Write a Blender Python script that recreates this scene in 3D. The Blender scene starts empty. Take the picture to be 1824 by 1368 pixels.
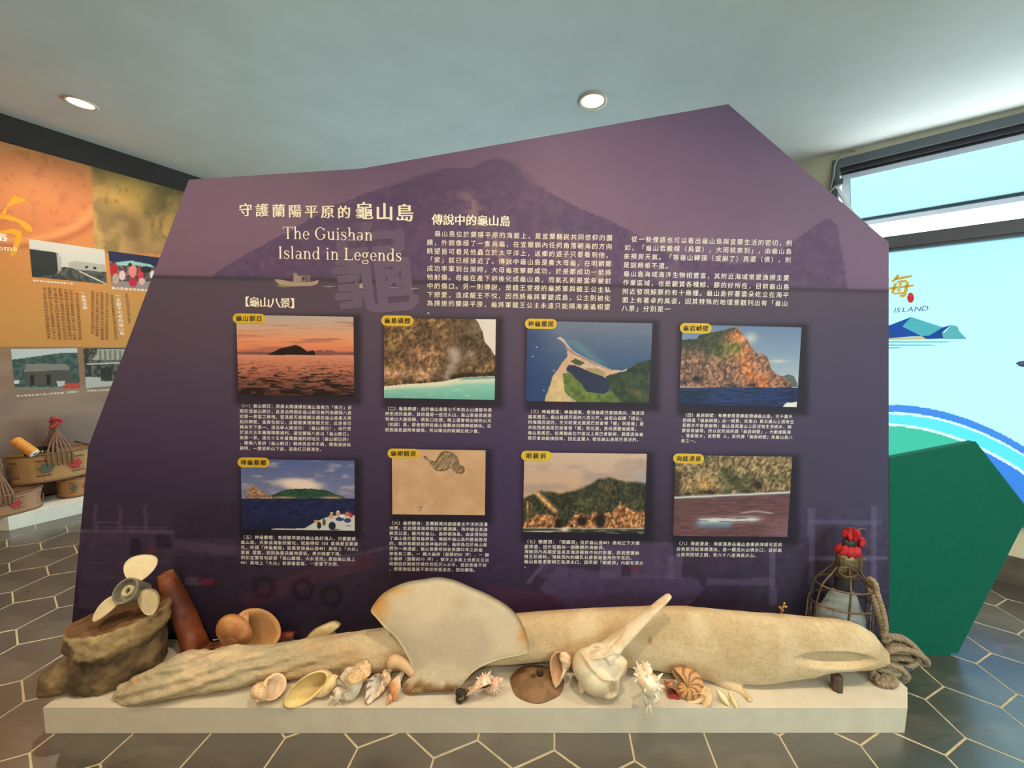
import bpy, bmesh, math, random
import numpy as np
from mathutils import Vector, Matrix

# ------------------------------------------------------------------ scene, camera, world, exposure
SC = bpy.context.scene
COL = SC.collection
PITCH, ROLL, CAM_H, FPX = math.radians(5.4), math.radians(.95), 1.45, 690.0
CX, CY = 912.0, 684.0
_fw = np.array([0, math.cos(PITCH), -math.sin(PITCH)])
_u0 = np.array([0, math.sin(PITCH), math.cos(PITCH)])
_r0 = np.array([1.0, 0, 0])
_rt = _r0*math.cos(ROLL) + _u0*math.sin(ROLL)
_up = -_r0*math.sin(ROLL) + _u0*math.cos(ROLL)
EYE = np.array([0, 0, CAM_H])

cd = bpy.data.cameras.new('camera')
cam = bpy.data.objects.new('camera', cd)
COL.objects.link(cam)
cd.sensor_fit = 'HORIZONTAL'; cd.sensor_width = 36.0; cd.lens = 36.0*FPX/1824.0
cd.clip_start = .02; cd.clip_end = 100
cam.matrix_world = Matrix(((_rt[0], _up[0], -_fw[0], 0), (_rt[1], _up[1], -_fw[1], 0), (_rt[2], _up[2], -_fw[2], CAM_H), (0, 0, 0, 1)))
SC.camera = cam

SC.view_settings.view_transform = 'Standard'
SC.view_settings.look = 'None'
SC.view_settings.exposure = EXPOSURE = 0.0
SC.view_settings.gamma = 1.0
SC.view_settings.use_curve_mapping = False

world = bpy.data.worlds.new('overcast_sky'); SC.world = world
world.use_nodes = True
_bg = world.node_tree.nodes['Background']              # even overcast sky above duller ground
_wt = world.node_tree; _g = _wt.nodes.new('ShaderNodeTexCoord'); _s = _wt.nodes.new('ShaderNodeSeparateXYZ'); _r = _wt.nodes.new('ShaderNodeValToRGB')
_wt.links.new(_g.outputs['Generated'], _s.inputs[0]); _wt.links.new(_s.outputs['Z'], _r.inputs[0]); _wt.links.new(_r.outputs[0], _bg.inputs[0])
_r.color_ramp.elements[0].position = -.0; _r.color_ramp.elements[0].color = (.58, .68, .70, 1); _r.color_ramp.elements[1].position = .04; _r.color_ramp.elements[1].color = (.80, .95, 1.0, 1)
_bg.inputs[1].default_value = 9.5
LAMP_W = 135.0                                          # watts of each ceiling downlight
LAMP_COL = (1.0, .79, .56)

# ------------------------------------------------------------------ photo pixel -> place
def ray(x, y):
    return _fw + _rt*((x-CX)/FPX) - _up*((y-CY)/FPX)
def hit(x, y, P, N):
    d = ray(x, y); N = np.asarray(N, float)
    return EYE + d*(((np.asarray(P, float)-EYE) @ N)/(d @ N))
def flr(x, y, z=0.0):
    return hit(x, y, (0, 0, z), (0, 0, 1))
def proj(P):
    Q = np.atleast_2d(P) - EYE
    d = Q @ _fw
    return np.stack([CX + FPX*(Q @ _rt)/d, CY - FPX*(Q @ _up)/d], 1)
# display frame: U along the platform, W away from the viewer
_a = math.radians(1.0)
U = np.array([math.cos(_a), math.sin(_a), 0]); W = np.array([-math.sin(_a), math.cos(_a), 0]); ZV = np.array([0, 0, 1.0])
D0 = np.array([0, 1.331, 0])
PZ = .105                                              # top of the display platform
def dsp(x, y, w):
    return hit(x, y, D0+W*w, W)
def at(u, w, z):
    return D0 + U*u + W*w + ZV*z
# the printed panel leans back two degrees
_l = math.radians(2.0)
PV = W*math.sin(_l) + ZV*math.cos(_l)
PN = np.cross(U, PV)                                   # towards the viewer
PN = PN if PN[1] < 0 else -PN
PP = D0 + W*.345
def pnl(x, y, off=0.0):
    return hit(x, y, PP+PN*off, PN)
# directions as seen by the viewer looking down at the platform
S_R, S_U, S_T = np.array([1.0, 0, 0]), np.array([0, .62, .785]), np.array([0, -.785, .62])
def svl(px, r, u, t):
    """the same for something seen at pixel px"""
    T_ = -ray(*px); T_ = T_/np.linalg.norm(T_); R_ = np.cross(ZV, T_); R_ /= np.linalg.norm(R_); U_ = np.cross(T_, R_)
    v = R_*r + U_*u + T_*t; return v/np.linalg.norm(v)
def sv(r, u, t):
    v = S_R*r + S_U*u + S_T*t
    return v/np.linalg.norm(v)

# ------------------------------------------------------------------ noise
def _hash(ix, iy, iz, seed):
    n = (ix.astype(np.int64)*374761393 + iy.astype(np.int64)*668265263 + iz.astype(np.int64)*2147483647 + seed*1274126177) & 0xffffffff
    n = ((n ^ (n >> 13))*1274126177) & 0xffffffff
    n = ((n ^ (n >> 16))*2246822519) & 0xffffffff
    return ((n ^ (n >> 15)) & 0xffff)/65535.0
def vn3(P, seed=0):
    P = np.asarray(P, float)
    i = np.floor(P); fr = P - i; fr = fr*fr*(3-2*fr)
    x, y, z = i[..., 0], i[..., 1], i[..., 2]
    r = 0
    for a in (0, 1):
        for b in (0, 1):
            for c in (0, 1):
                w = (fr[..., 0] if a else 1-fr[..., 0])*(fr[..., 1] if b else 1-fr[..., 1])*(fr[..., 2] if c else 1-fr[..., 2])
                r = r + w*_hash(x+a, y+b, z+c, seed)
    return r
def fbm3(P, oct=4, seed=0):
    P = np.asarray(P, float); s = 0; a = .5; t = 0
    for o in range(oct):
        s = s + a*vn3(P*(2**o), seed+o*17); t += a; a *= .5
    return s/t
def fb(x, y, oct=4, seed=0):
    return fbm3(np.stack([x, y, np.zeros_like(x)+.37], -1), oct, seed)
def sm(a, b, x):
    t = np.clip((x-a)/(b-a), 0, 1); return t*t*(3-2*t)
def rgb(r, g, b):
    return np.array([r, g, b], float)/255.0
def mixc(A, B, t):
    t = np.clip(np.asarray(t, float), 0, 1)[..., None]
    return A*(1-t) + B*t
def grad(t, stops):
    ts = [s[0] for s in stops]
    return np.stack([np.interp(t, ts, [s[1][k]/255.0 for s in stops]) for k in range(3)], -1)
def inpoly(x, y, poly):
    c = np.zeros(x.shape, bool); n = len(poly)
    for i in range(n):
        x1, y1 = poly[i]; x2, y2 = poly[(i+1) % n]
        if y1 == y2: continue
        k = ((y1 > y) != (y2 > y)) & (x < (x2-x1)*(y-y1)/(y2-y1) + x1)
        c ^= k
    return c
def lin(c):
    c = np.clip(c, 0, 1)
    return np.where(c <= .04045, c/12.92, ((c+.055)/1.055)**2.4)

# ------------------------------------------------------------------ materials
def _mat(name):
    m = bpy.data.materials.new(name); m.use_nodes = True
    nt = m.node_tree; return m, nt, nt.nodes['Principled BSDF']
def _noise(nt, scale, detail=4, rough=.55, coord='Object', sq=None):
    tc = nt.nodes.new('ShaderNodeTexCoord'); n = nt.nodes.new('ShaderNodeTexNoise')
    n.inputs['Scale'].default_value = scale; n.inputs['Detail'].default_value = detail; n.inputs['Roughness'].default_value = rough
    src = tc.outputs[coord]
    if sq:
        mp = nt.nodes.new('ShaderNodeMapping'); mp.inputs['Scale'].default_value = sq
        nt.links.new(src, mp.inputs['Vector']); src = mp.outputs[0]
    nt.links.new(src, n.inputs['Vector']); return n
def _bump(nt, bs, fac, strength, dist=.002):
    b = nt.nodes.new('ShaderNodeBump'); b.inputs['Strength'].default_value = strength; b.inputs['Distance'].default_value = dist
    nt.links.new(fac, b.inputs['Height']); nt.links.new(b.outputs[0], bs.inputs['Normal'])
def pm(name, c, rough=.6, c2=None, scale=12, metal=0, bump=0, bscale=None, spec=.5, coord='Object', sq=None, dist=.002):
    """plain procedural material: two sRGB colours mixed by noise"""
    m, nt, bs = _mat(name)
    bs.inputs['Roughness'].default_value = rough; bs.inputs['Metallic'].default_value = metal
    bs.inputs['Specular IOR Level'].default_value = spec
    A = (*lin(rgb(*c)), 1); B = (*lin(rgb(*(c2 or tuple(v*.93 for v in c)))), 1)
    n = _noise(nt, scale, coord=coord, sq=sq); r = nt.nodes.new('ShaderNodeValToRGB')
    r.color_ramp.elements[0].position = .35; r.color_ramp.elements[1].position = .68
    r.color_ramp.elements[0].color = A; r.color_ramp.elements[1].color = B
    nt.links.new(n.outputs['Fac'], r.inputs[0]); nt.links.new(r.outputs[0], bs.inputs['Base Color'])
    if bump:
        nb = _noise(nt, bscale or scale*4, coord=coord, sq=sq); _bump(nt, bs, nb.outputs['Fac'], bump, dist)
    return m
def vm(name, rough=.6, var=.12, scale=30, bump=0, bscale=80, spec=.4, dist=.002, pores=0):
    """colour stored on the mesh, varied by fine noise"""
    m, nt, bs = _mat(name)
    bs.inputs['Roughness'].default_value = rough; bs.inputs['Specular IOR Level'].default_value = spec
    at_ = nt.nodes.new('ShaderNodeAttribute'); at_.attribute_name = 'Col'
    out = at_.outputs['Color']
    if var:
        n = _noise(nt, scale); mr = nt.nodes.new('ShaderNodeMapRange')
        mr.inputs[1].default_value = .25; mr.inputs[2].default_value = .75; mr.inputs[3].default_value = 1-var; mr.inputs[4].default_value = 1+var
        nt.links.new(n.outputs['Fac'], mr.inputs[0])
        mx = nt.nodes.new('ShaderNodeVectorMath'); mx.operation = 'SCALE'
        nt.links.new(out, mx.inputs[0]); nt.links.new(mr.outputs[0], mx.inputs['Scale']); out = mx.outputs[0]
    nt.links.new(out, bs.inputs['Base Color'])
    if bump:
        nb = _noise(nt, bscale, 5, .65); h = nb.outputs['Fac']
        if pores:
            tc = nt.nodes.new('ShaderNodeTexCoord'); vo = nt.nodes.new('ShaderNodeTexVoronoi'); vo.inputs['Scale'].default_value = pores
            nt.links.new(tc.outputs['Object'], vo.inputs['Vector'])
            mm = nt.nodes.new('ShaderNodeMapRange'); mm.inputs[1].default_value = .05; mm.inputs[2].default_value = .3
            nt.links.new(vo.outputs['Distance'], mm.inputs[0])
            pc = nt.nodes.new('ShaderNodeMapRange'); pc.inputs[1].default_value = .06; pc.inputs[2].default_value = .22; pc.inputs[3].default_value = .62; pc.inputs[4].default_value = 1.0
            nt.links.new(vo.outputs['Distance'], pc.inputs[0])
            pq = nt.nodes.new('ShaderNodeVectorMath'); pq.operation = 'SCALE'; nt.links.new(out, pq.inputs[0]); nt.links.new(pc.outputs[0], pq.inputs['Scale']); nt.links.new(pq.outputs[0], bs.inputs['Base Color'])
            ad = nt.nodes.new('ShaderNodeMath'); ad.operation = 'ADD'; nt.links.new(mm.outputs[0], ad.inputs[0]); nt.links.new(h, ad.inputs[1]); h = ad.outputs[0]
        _bump(nt, bs, h, bump, dist)
    return m
def emit(name, c, s):
    m, nt, bs = _mat(name); bs.inputs['Base Color'].default_value = (*c, 1)
    bs.inputs['Emission Color'].default_value = (*c, 1); bs.inputs['Emission Strength'].default_value = s
    return m
def clear_glass(name, tint, refl=.06, rough=.02):
    m = bpy.data.materials.new(name); m.use_nodes = True; nt = m.node_tree
    nt.nodes.remove(nt.nodes['Principled BSDF'])
    t = nt.nodes.new('ShaderNodeBsdfTransparent'); t.inputs[0].default_value = (*tint, 1)
    g = nt.nodes.new('ShaderNodeBsdfGlossy'); g.inputs['Roughness'].default_value = rough
    fr = nt.nodes.new('ShaderNodeFresnel'); fr.inputs[0].default_value = 1.45
    mx = nt.nodes.new('ShaderNodeMixShader')
    nt.links.new(fr.outputs[0], mx.inputs[0]); nt.links.new(t.outputs[0], mx.inputs[1]); nt.links.new(g.outputs[0], mx.inputs[2])
    nt.links.new(mx.outputs[0], nt.nodes['Material Output'].inputs[0]); return m

# ------------------------------------------------------------------ building blocks
def _off(o):
    v = np.zeros(3)
    while o is not None:
        v += np.array(o.location); o = o.parent
    return v
def mk(name, V, F, mat=None, parent=None, smooth=False, col=None, base=None):
    """one mesh object from points in room coordinates"""
    V = np.asarray(V, float).reshape(-1, 3)
    if parent is None:
        o3 = np.array(base if base is not None else [(V[:, 0].min()+V[:, 0].max())/2, (V[:, 1].min()+V[:, 1].max())/2, V[:, 2].min()])
    else:
        o3 = _off(parent)
    me = bpy.data.meshes.new(name)
    L = V - o3
    if isinstance(F, np.ndarray):
        n, k = F.shape
        me.vertices.add(len(L)); me.vertices.foreach_set('co', L.astype(np.float32).ravel())
        me.loops.add(n*k); me.loops.foreach_set('vertex_index', F.astype(np.int32).ravel())
        me.polygons.add(n); me.polygons.foreach_set('loop_start', np.arange(0, n*k, k, dtype=np.int32))
        me.update(calc_edges=True); me.validate()
    else:
        me.from_pydata(L.tolist(), [], [list(map(int, f)) for f in F])
    if col is not None:
        c = np.ones((len(V), 4), np.float32); c[:, :3] = lin(np.broadcast_to(col, (len(V), 3)))
        a = me.color_attributes.new('Col', 'FLOAT_COLOR', 'POINT'); a.data.foreach_set('color', c.ravel())
    if smooth:
        me.polygons.foreach_set('use_smooth', np.ones(len(me.polygons), bool))
    if mat: me.materials.append(mat)
    ob = bpy.data.objects.new(name, me); COL.objects.link(ob)
    if parent is None: ob.location = o3
    else: ob.parent = parent
    return ob
def root(name, loc, label=None, cat=None, group=None, kind=None):
    o = bpy.data.objects.new(name, None); COL.objects.link(o); o.location = Vector([float(v) for v in loc]); o.empty_display_size = .05
    return tag(o, label, cat, group, kind)
def tag(o, label=None, cat=None, group=None, kind=None):
    for k, v in (('label', label), ('category', cat), ('group', group), ('kind', kind)):
        if v: o[k] = v
    return o
class MB:
    """collects shapes of ONE part"""
    def __init__(s): s.V, s.F, s.n = [], [], 0
    def add(s, V, F):
        V = np.asarray(V, float).reshape(-1, 3); s.V.append(V)
        s.F += [[int(i)+s.n for i in f] for f in F]; s.n += len(V); return s
    def box(s, c, x, y, z):
        """centre and three half-axis vectors"""
        c, x, y, z = map(lambda q: np.asarray(q, float), (c, x, y, z))
        P = [c+a*x+b*y+d*z for d in (-1, 1) for a, b in ((-1, -1), (1, -1), (1, 1), (-1, 1))]
        return s.add(P, [(3, 2, 1, 0), (4, 5, 6, 7), (0, 1, 5, 4), (1, 2, 6, 5), (2, 3, 7, 6), (3, 0, 4, 7)])
    def tube(s, P, r, n=8, caps=True, closed=False, flat=1.0):
        V, F = tube(P, r, n, caps, closed, flat); return s.add(V, F)
    def prism(s, P, d):
        """polygon P extruded along vector d"""
        P = np.asarray(P, float); n = len(P); d = np.asarray(d, float)
        return s.add(np.concatenate([P, P+d]), [list(range(n))[::-1], list(range(n, 2*n))] + [(i, (i+1) % n, n+(i+1) % n, n+i) for i in range(n)])
    def build(s, name, mat, parent=None, smooth=False, col=None, base=None):
        return mk(name, np.concatenate(s.V), s.F, mat, parent, smooth, col, base)
    @property
    def verts(s): return np.concatenate(s.V)
def spline(P, n=8, closed=False):
    P = np.asarray(P, float); m = len(P); out = []
    rng_ = range(m if closed else m-1)
    for i in rng_:
        g = (lambda k: P[k % m]) if closed else (lambda k: P[min(max(k, 0), m-1)])
        p0, p1, p2, p3 = g(i-1), g(i), g(i+1), g(i+2)
        for t in np.linspace(0, 1, n, endpoint=False):
            out.append(.5*((2*p1)+(-p0+p2)*t+(2*p0-5*p1+4*p2-p3)*t*t+(-p0+3*p1-3*p2+p3)*t**3))
    if not closed: out.append(P[-1])
    return np.array(out)
def frames(P, closed=False):
    P = np.asarray(P, float); T = np.gradient(P, axis=0)
    if closed: T = np.roll(P, -1, 0)-np.roll(P, 1, 0)
    T /= np.linalg.norm(T, axis=1)[:, None]+1e-12
    n = np.cross(T[0], [0, 0, 1.0])
    if np.linalg.norm(n) < .1: n = np.cross(T[0], [1.0, 0, 0])
    n /= np.linalg.norm(n); N = []
    for t in T:
        n = n-t*(n@t); n /= np.linalg.norm(n)+1e-12; N.append(n)
    N = np.array(N); return T, N, np.cross(T, N)
def tube(P, r, n=8, caps=True, closed=False, flat=1.0, lobes=0, twist=0, depth=.0):
    P = np.asarray(P, float); m = len(P); r = np.broadcast_to(np.asarray(r, float), (m,))
    T, N, B = frames(P, closed)
    if twist:
        L = np.concatenate([[0], np.cumsum(np.linalg.norm(np.diff(P, axis=0), axis=1))])
    V = []
    for i in range(m):
        for j in range(n):
            a = 2*math.pi*j/n; rr = r[i]
            if lobes: rr *= 1 - depth + depth*abs(math.cos(lobes*.5*(a-twist*L[i])))*1.6
            V.append(P[i] + rr*(math.cos(a)*N[i] + flat*math.sin(a)*B[i]))
    F = []
    for i in range(m if closed else m-1):
        k = (i+1) % m
        for j in range(n):
            F.append((i*n+j, i*n+(j+1) % n, k*n+(j+1) % n, k*n+j))
    if caps and not closed:
        F.append(list(range(n))[::-1]); F.append([(m-1)*n+j for j in range(n)])
    return np.array(V), F
def ell(c, r, R=None, n=16, m=10):
    V = []; F = []
    R = np.eye(3) if R is None else np.asarray(R)
    for i in range(m+1):
        t = math.pi*i/m
        for j in range(n):
            a = 2*math.pi*j/n
            V.append(np.asarray(c)+R@np.array([r[0]*math.sin(t)*math.cos(a), r[1]*math.sin(t)*math.sin(a), r[2]*math.cos(t)]))
    for i in range(m):
        for j in range(n):
            F.append((i*n+j, (i+1)*n+j, (i+1)*n+(j+1) % n, i*n+(j+1) % n))
    return np.array(V), F
def basis(x, y):
    """columns: x, y (made orthogonal), z"""
    x = np.asarray(x, float); x = x/np.linalg.norm(x); y = np.asarray(y, float); y = y-x*(x@y); y = y/np.linalg.norm(y)
    return np.stack([x, y, np.cross(x, y)], 1)
def normals(V, F):
    N = np.zeros_like(V)
    for f in F:
        a, b, c = V[f[0]], V[f[1]], V[f[2]]
        n = np.cross(b-a, c-a); N[list(f)] += n
    return N/(np.linalg.norm(N, axis=1)[:, None]+1e-12)
def fuse(mb, voxel, smooth=4):
    """union of the collected solids as one continuous skin"""
    me = bpy.data.meshes.new('tmp'); me.from_pydata(np.concatenate(mb.V).tolist(), [], mb.F)
    o = bpy.data.objects.new('tmp', me); COL.objects.link(o)
    bm = bmesh.new(); bm.from_mesh(me); bmesh.ops.remove_doubles(bm, verts=bm.verts, dist=1e-5); bmesh.ops.recalc_face_normals(bm, faces=bm.faces); bm.to_mesh(me); bm.free()
    r = o.modifiers.new('r', 'REMESH'); r.mode = 'VOXEL'; r.voxel_size = voxel
    if smooth:
        s = o.modifiers.new('s', 'SMOOTH'); s.factor = .5; s.iterations = smooth
    dg = bpy.context.evaluated_depsgraph_get(); dg.update()
    e = bpy.data.meshes.new_from_object(o.evaluated_get(dg))
    V = np.empty(len(e.vertices)*3); e.vertices.foreach_get('co', V); V = V.reshape(-1, 3)
    F = [tuple(p.vertices) for p in e.polygons]
    bpy.data.objects.remove(o); bpy.data.meshes.remove(me); bpy.data.meshes.remove(e)
    return V, F
def gridF(nu, nv, closev=False):
    """faces of a grid with nu rows of nv points"""
    i, j = np.meshgrid(np.arange(nu-1), np.arange(nv if closev else nv-1), indexing='ij')
    k = (j+1) % nv
    return np.stack([i*nv+j, i*nv+k, (i+1)*nv+k, (i+1)*nv+j], -1).reshape(-1, 4)
def fit_px(V, box, z, by='w', it=8, lift=None, sq=1.0, wfix=None):
    """scale and move points so that they rest at height z and fill the photo box"""
    V = np.array(V, float); x0, y0, x1, y1 = box
    c = flr((x0+x1)/2, y1, z); V = V-V.mean(0)+c+ZV*.05
    for _ in range(it):
        p = proj(V); w = np.ptp(p[:, 0]); h = np.ptp(p[:, 1])
        s = (x1-x0)/w if by == 'w' else (y1-y0)/h if by == 'h' else math.sqrt((x1-x0)*(y1-y0)/(w*h))
        m = V.mean(0); V = m+(V-m)*s
        if sq != 1 and _ == 0: V = V-np.outer((V-V.mean(0))@W, W)*(1-sq)
        V[:, 2] += z-V[:, 2].min()
        p = proj(V); d = (V.mean(0)-EYE)@_fw
        V += U*(((x0+x1)/2-(p[:, 0].min()+p[:, 0].max())/2)*d/FPX)
        p = proj(V); dy = (y1-p[:, 1].max()) if lift is None else ((y0+y1)/2-(p[:, 1].min()+p[:, 1].max())/2)
        V = V-W*(dy*d/FPX/.62) if wfix is None else V+W*(wfix-((V-D0)@W).mean())
    return V
# ------------------------------------------------------------------ the room shell
def ceil_z(x): return 3.06-.036*x
dl = np.array([math.sin(math.radians(32.8)), math.cos(math.radians(32.8)), 0]); nl = np.array([dl[1], -dl[0], 0])     # left wall: along, towards room
LA = flr(16.7, 945.4); LB = LA-nl*.40
dr = np.array([math.sin(math.radians(-45.05)), math.cos(math.radians(-45.05)), 0]); nr = np.array([dr[1], -dr[0], 0])  # right wall: along, outwards
RA = flr(1777, 1031)
def lw(s, z, off=0.0): return LB+dl*s+nl*off+ZV*z
def rw(s, z, off=0.0): return RA+dr*s+nr*off+ZV*z
def lwpx(x, y, off=0.0): return hit(x, y, LB+nl*off, nl)
def rwpx(x, y, off=0.0): return hit(x, y, RA+nr*off, nr)
def isect(P, d, Q, e):
    A = np.array([[d[0], -e[0]], [d[1], -e[1]]]); t = np.linalg.solve(A, (Q-P)[:2]); return P+d*t[0]
FAR = isect(LB, dl, RA, dr)
BY = -2.6
LBK = LB+dl*((BY-LB[1])/dl[1]); RBK = RA+dr*((BY-RA[1])/dr[1])

m_grout = pm('pale_tile_grout', (196, 182, 150), .8, (172, 158, 128), 30)
def tile_mat():
    m, nt, bs = _mat('dark_slate_tile')
    n1 = _noise(nt, 2.2, 6, .62, 'Object', (1, 3.2, 1)); n2 = _noise(nt, 9, 5, .6, 'Object', (1, 4, 1))
    oi = nt.nodes.new('ShaderNodeObjectInfo')
    ad = nt.nodes.new('ShaderNodeMath'); ad.operation = 'MULTIPLY_ADD'; ad.inputs[1].default_value = .5
    nt.links.new(n2.outputs['Fac'], ad.inputs[0]); nt.links.new(n1.outputs['Fac'], ad.inputs[2])
    a2 = nt.nodes.new('ShaderNodeMath'); a2.operation = 'MULTIPLY_ADD'; a2.inputs[1].default_value = .16
    nt.links.new(oi.outputs['Random'], a2.inputs[0]); nt.links.new(ad.outputs[0], a2.inputs[2])
    r = nt.nodes.new('ShaderNodeValToRGB'); e = r.color_ramp.elements
    e[0].position = .55; e[0].color = (*lin(rgb(58, 53, 48)), 1); e[1].position = 1.12; e[1].color = (*lin(rgb(88, 80, 71)), 1)
    k = e.new(.86); k.color = (*lin(rgb(69, 62, 55)), 1)
    nt.links.new(a2.outputs[0], r.inputs[0]); nt.links.new(r.outputs[0], bs.inputs['Base Color'])
    mr = nt.nodes.new('ShaderNodeMapRange'); mr.inputs[3].default_value = .24; mr.inputs[4].default_value = .34
    nt.links.new(n2.outputs['Fac'], mr.inputs[0]); nt.links.new(mr.outputs[0], bs.inputs['Roughness'])
    _bump(nt, bs, n2.outputs['Fac'], .03, .001); bs.inputs['IOR'].default_value = 2.6
    return m
m_tile = tile_mat()
floor = mk('floor', [LBK+[-.1, -.1, -.0010], RBK+[.1, -.1, -.0010], FAR+[0, .1, -.0010], LBK+[-.1, -.1, -.06], RBK+[.1, -.1, -.06], FAR+[0, .1, -.06]],
           [(0, 1, 2), (5, 4, 3), (0, 3, 4, 1), (1, 4, 5, 2), (2, 5, 3, 0)], m_grout, base=(0, 0, 0))
tag(floor, kind='structure')
# hexagonal tiles
HS, HT, HO = .16323, -.63513, np.array([-.11936, -.09053])
he = np.array([math.cos(HT), math.sin(HT)]); hn = np.array([-he[1], he[0]])
def hexring(s, z):
    return [np.array([*(he*math.cos(k*math.pi/3)+hn*math.sin(k*math.pi/3))*s, z]) for k in range(6)]
g = .0031
tv = hexring(HS-g/.866, -.006)+hexring(HS-g/.866, -.0012)+hexring(HS-g/.866-.0012, 0)
tf = [(12, 13, 14, 15, 16, 17)]+[(i, (i+1) % 6, 6+(i+1) % 6, 6+i) for i in range(6)]+[(6+i, 6+(i+1) % 6, 12+(i+1) % 6, 12+i) for i in range(6)]
cells = []
for i in range(-60, 61):
    for j in range(-60, 61):
        c = HO+he*(1.5*HS*j)+hn*(math.sqrt(3)*HS*i+math.sqrt(3)/2*HS*j)
        if c[1] < BY or c[1] > 6.7: continue
        if (np.array([*c, 0])-LB)@nl < .12 or (np.array([*c, 0])-RA)@nr > -.12: continue
        if c[1] > .9:
            p = proj(np.array([[*c, 0]]))[0]
            vis = -120 < p[0] < 1944 and p[1] < 1480 and not (180 < p[0] < 1560 and p[1] < 1270) and (p[0] < 300 or p[0] > 1560 or p[1] > 1255)
        else: vis = False
        cells.append((0 if vis else 1, math.hypot(c[0], c[1]-1.2), c))
cells.sort(key=lambda q: q[:2])
tmesh = None; rest = MB()
for k, (v, d, c) in enumerate(cells):
    if v == 0 and k < 290:
        if tmesh is None:
            o = mk('tile', np.array(tv)+np.array([*c, 0]), tf, m_tile, floor); tmesh = o.data
            for vv in tmesh.vertices: vv.co -= Vector((*c, 0))
        else:
            o = bpy.data.objects.new('tile', tmesh); COL.objects.link(o); o.parent = floor
        o.location = (float(c[0]), float(c[1]), 0)
    else:
        rest.add(np.array(tv)+np.array([*c, 0]), tf)
tag(rest.build('tile_field', m_tile, floor), kind='stuff')

m_ceil = pm('white_ceiling_paint', (222, 222, 218), .9, (214, 214, 210), 3)
def cz(P): return np.array([P[0], P[1], ceil_z(P[0])])
cpts = [cz(LBK+[-.1, -.1, 0]), cz(RBK+[.1, -.1, 0]), cz(FAR+[0, .1, 0])]
ceiling = mk('ceiling', cpts+[p+ZV*.08 for p in cpts], [(2, 1, 0), (3, 4, 5), (0, 1, 4, 3), (1, 2, 5, 4), (2, 0, 3, 5)], m_ceil)
tag(ceiling, kind='structure')
# left wall: dark paint, carries the printed mural
m_dark = pm('dark_brown_wall_paint', (66, 56, 52), .8, (60, 50, 47), 4)
m_beige = pm('beige_wall_paint', (206, 198, 172), .85, (198, 190, 164), 5)
sL, sF = (LBK-LB)@dl, (FAR-LB)@dl
wl = MB(); wl.prism([lw(sL, 0), lw(sF, 0), cz(FAR), cz(LBK)], -nl*.1)
wall_left = tag(wl.build('wall_left', m_dark), kind='structure')
B0, B1, BZ0, BZ1 = 1.4, 3.9, .85, 2.45                  # unseen window added in the wall behind the viewer for its daylight
wb = MB(); yb = np.array([0, -.1, 0])
def bw(x, z): return np.array([x, BY, z])
for q in ([LBK, bw(B0, 0), cz(bw(B0, 0)), cz(LBK)], [bw(B1, 0), RBK, cz(RBK), cz(bw(B1, 0))], [bw(B0, 0), bw(B1, 0), bw(B1, BZ0), bw(B0, BZ0)], [bw(B0, BZ1), bw(B1, BZ1), cz(bw(B1, 0)), cz(bw(B0, 0))]): wb.prism(q, yb)
wall_back = tag(wb.build('wall_back', m_beige), kind='structure')
# right wall with the window opening
W0, W1, WZ0, WZ1, WT = 1.05, -4.6, .40, 2.92, 2.24
sR = (RBK-RA)@dr; sRF = (FAR-RA)@dr
wr = MB()
def wpan(s0, s1, z0, z1s, z1e): wr.prism([rw(s0, z0), rw(s1, z0), rw(s1, z1e), rw(s0, z1s)], nr*.14)
c_ = lambda s: ceil_z(rw(s, 0)[0])
G0, G1 = 1.75, 5.6                                     # second opening, added unseen behind the purple panel to match the daylight
wpan(sR, W1, 0, c_(sR), c_(W1)); wpan(W0, G0, 0, c_(W0), c_(G0)); wpan(G1, sRF, 0, c_(G1), c_(sRF)); wpan(G0, G1, 0, WZ0, WZ0); wpan(G0, G1, WZ1, c_(G0), c_(G1)); wpan(W1, W0, 0, WZ0, WZ0); wpan(W1, W0, WZ1, c_(W1), c_(W0))
wall_right = tag(wr.build('wall_right', m_beige), kind='structure')
m_stone = pm('dark_stone_skirting', (92, 84, 74), .6, (66, 60, 52), 9, bump=.3)
bb = MB(); bb.prism([rw(sR, 0, -.018), rw(sRF-.3, 0, -.018), rw(sRF-.3, .174, -.018), rw(sR, .174, -.018)], nr*.016)
tag(bb.build('baseboard_right', m_stone), kind='structure')

# window: frame, transom, open top sash, film-covered lower panes
m_alu = pm('grey_window_aluminium', (104, 108, 114), .42, (96, 100, 106), 6, metal=.25)
m_trans = pm('grey_transom', (104, 102, 106), .5, (98, 96, 100), 6)
m_alud = pm('dark_window_gasket', (58, 54, 60), .5, (52, 48, 54), 6)
m_glass = clear_glass('tinted_window_glass', (.250, .345, .362))
m_glass2 = clear_glass('clear_window_glass', (.84, .975, .985))
m_glass3 = clear_glass('smoked_window_glass', (.66, .70, .70))
win = root('window_1', rw((W0+W1)/2, WZ0), kind='structure')
def bar(name, s0, s1, z0, z1, o0, o1, mat, parent=win):
    b = MB(); b.prism([rw(s0, z0, o0), rw(s1, z0, o0), rw(s1, z1, o0), rw(s0, z1, o0)], nr*(o1-o0)); return b.build(name, mat, parent)
bar('head_frame', W1, W0, 2.862, WZ1, -.012, .09, m_alu)
bar('head_gasket', W1, W0-.05, 2.828, 2.862, .02, .09, m_alud)
bar('jamb', W0, W0-.05, WZ0, 2.862, -.012, .09, m_alu)
bar('jamb', W1, W1+.05, WZ0, 2.862, -.012, .09, m_alu)
bar('sill', W1, W0, WZ0-.02, WZ0+.04, -.03, .10, m_alu)
bar('transom', W1+.05, W0-.05, 2.206, 2.290, -.012, .09, m_trans)
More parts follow.
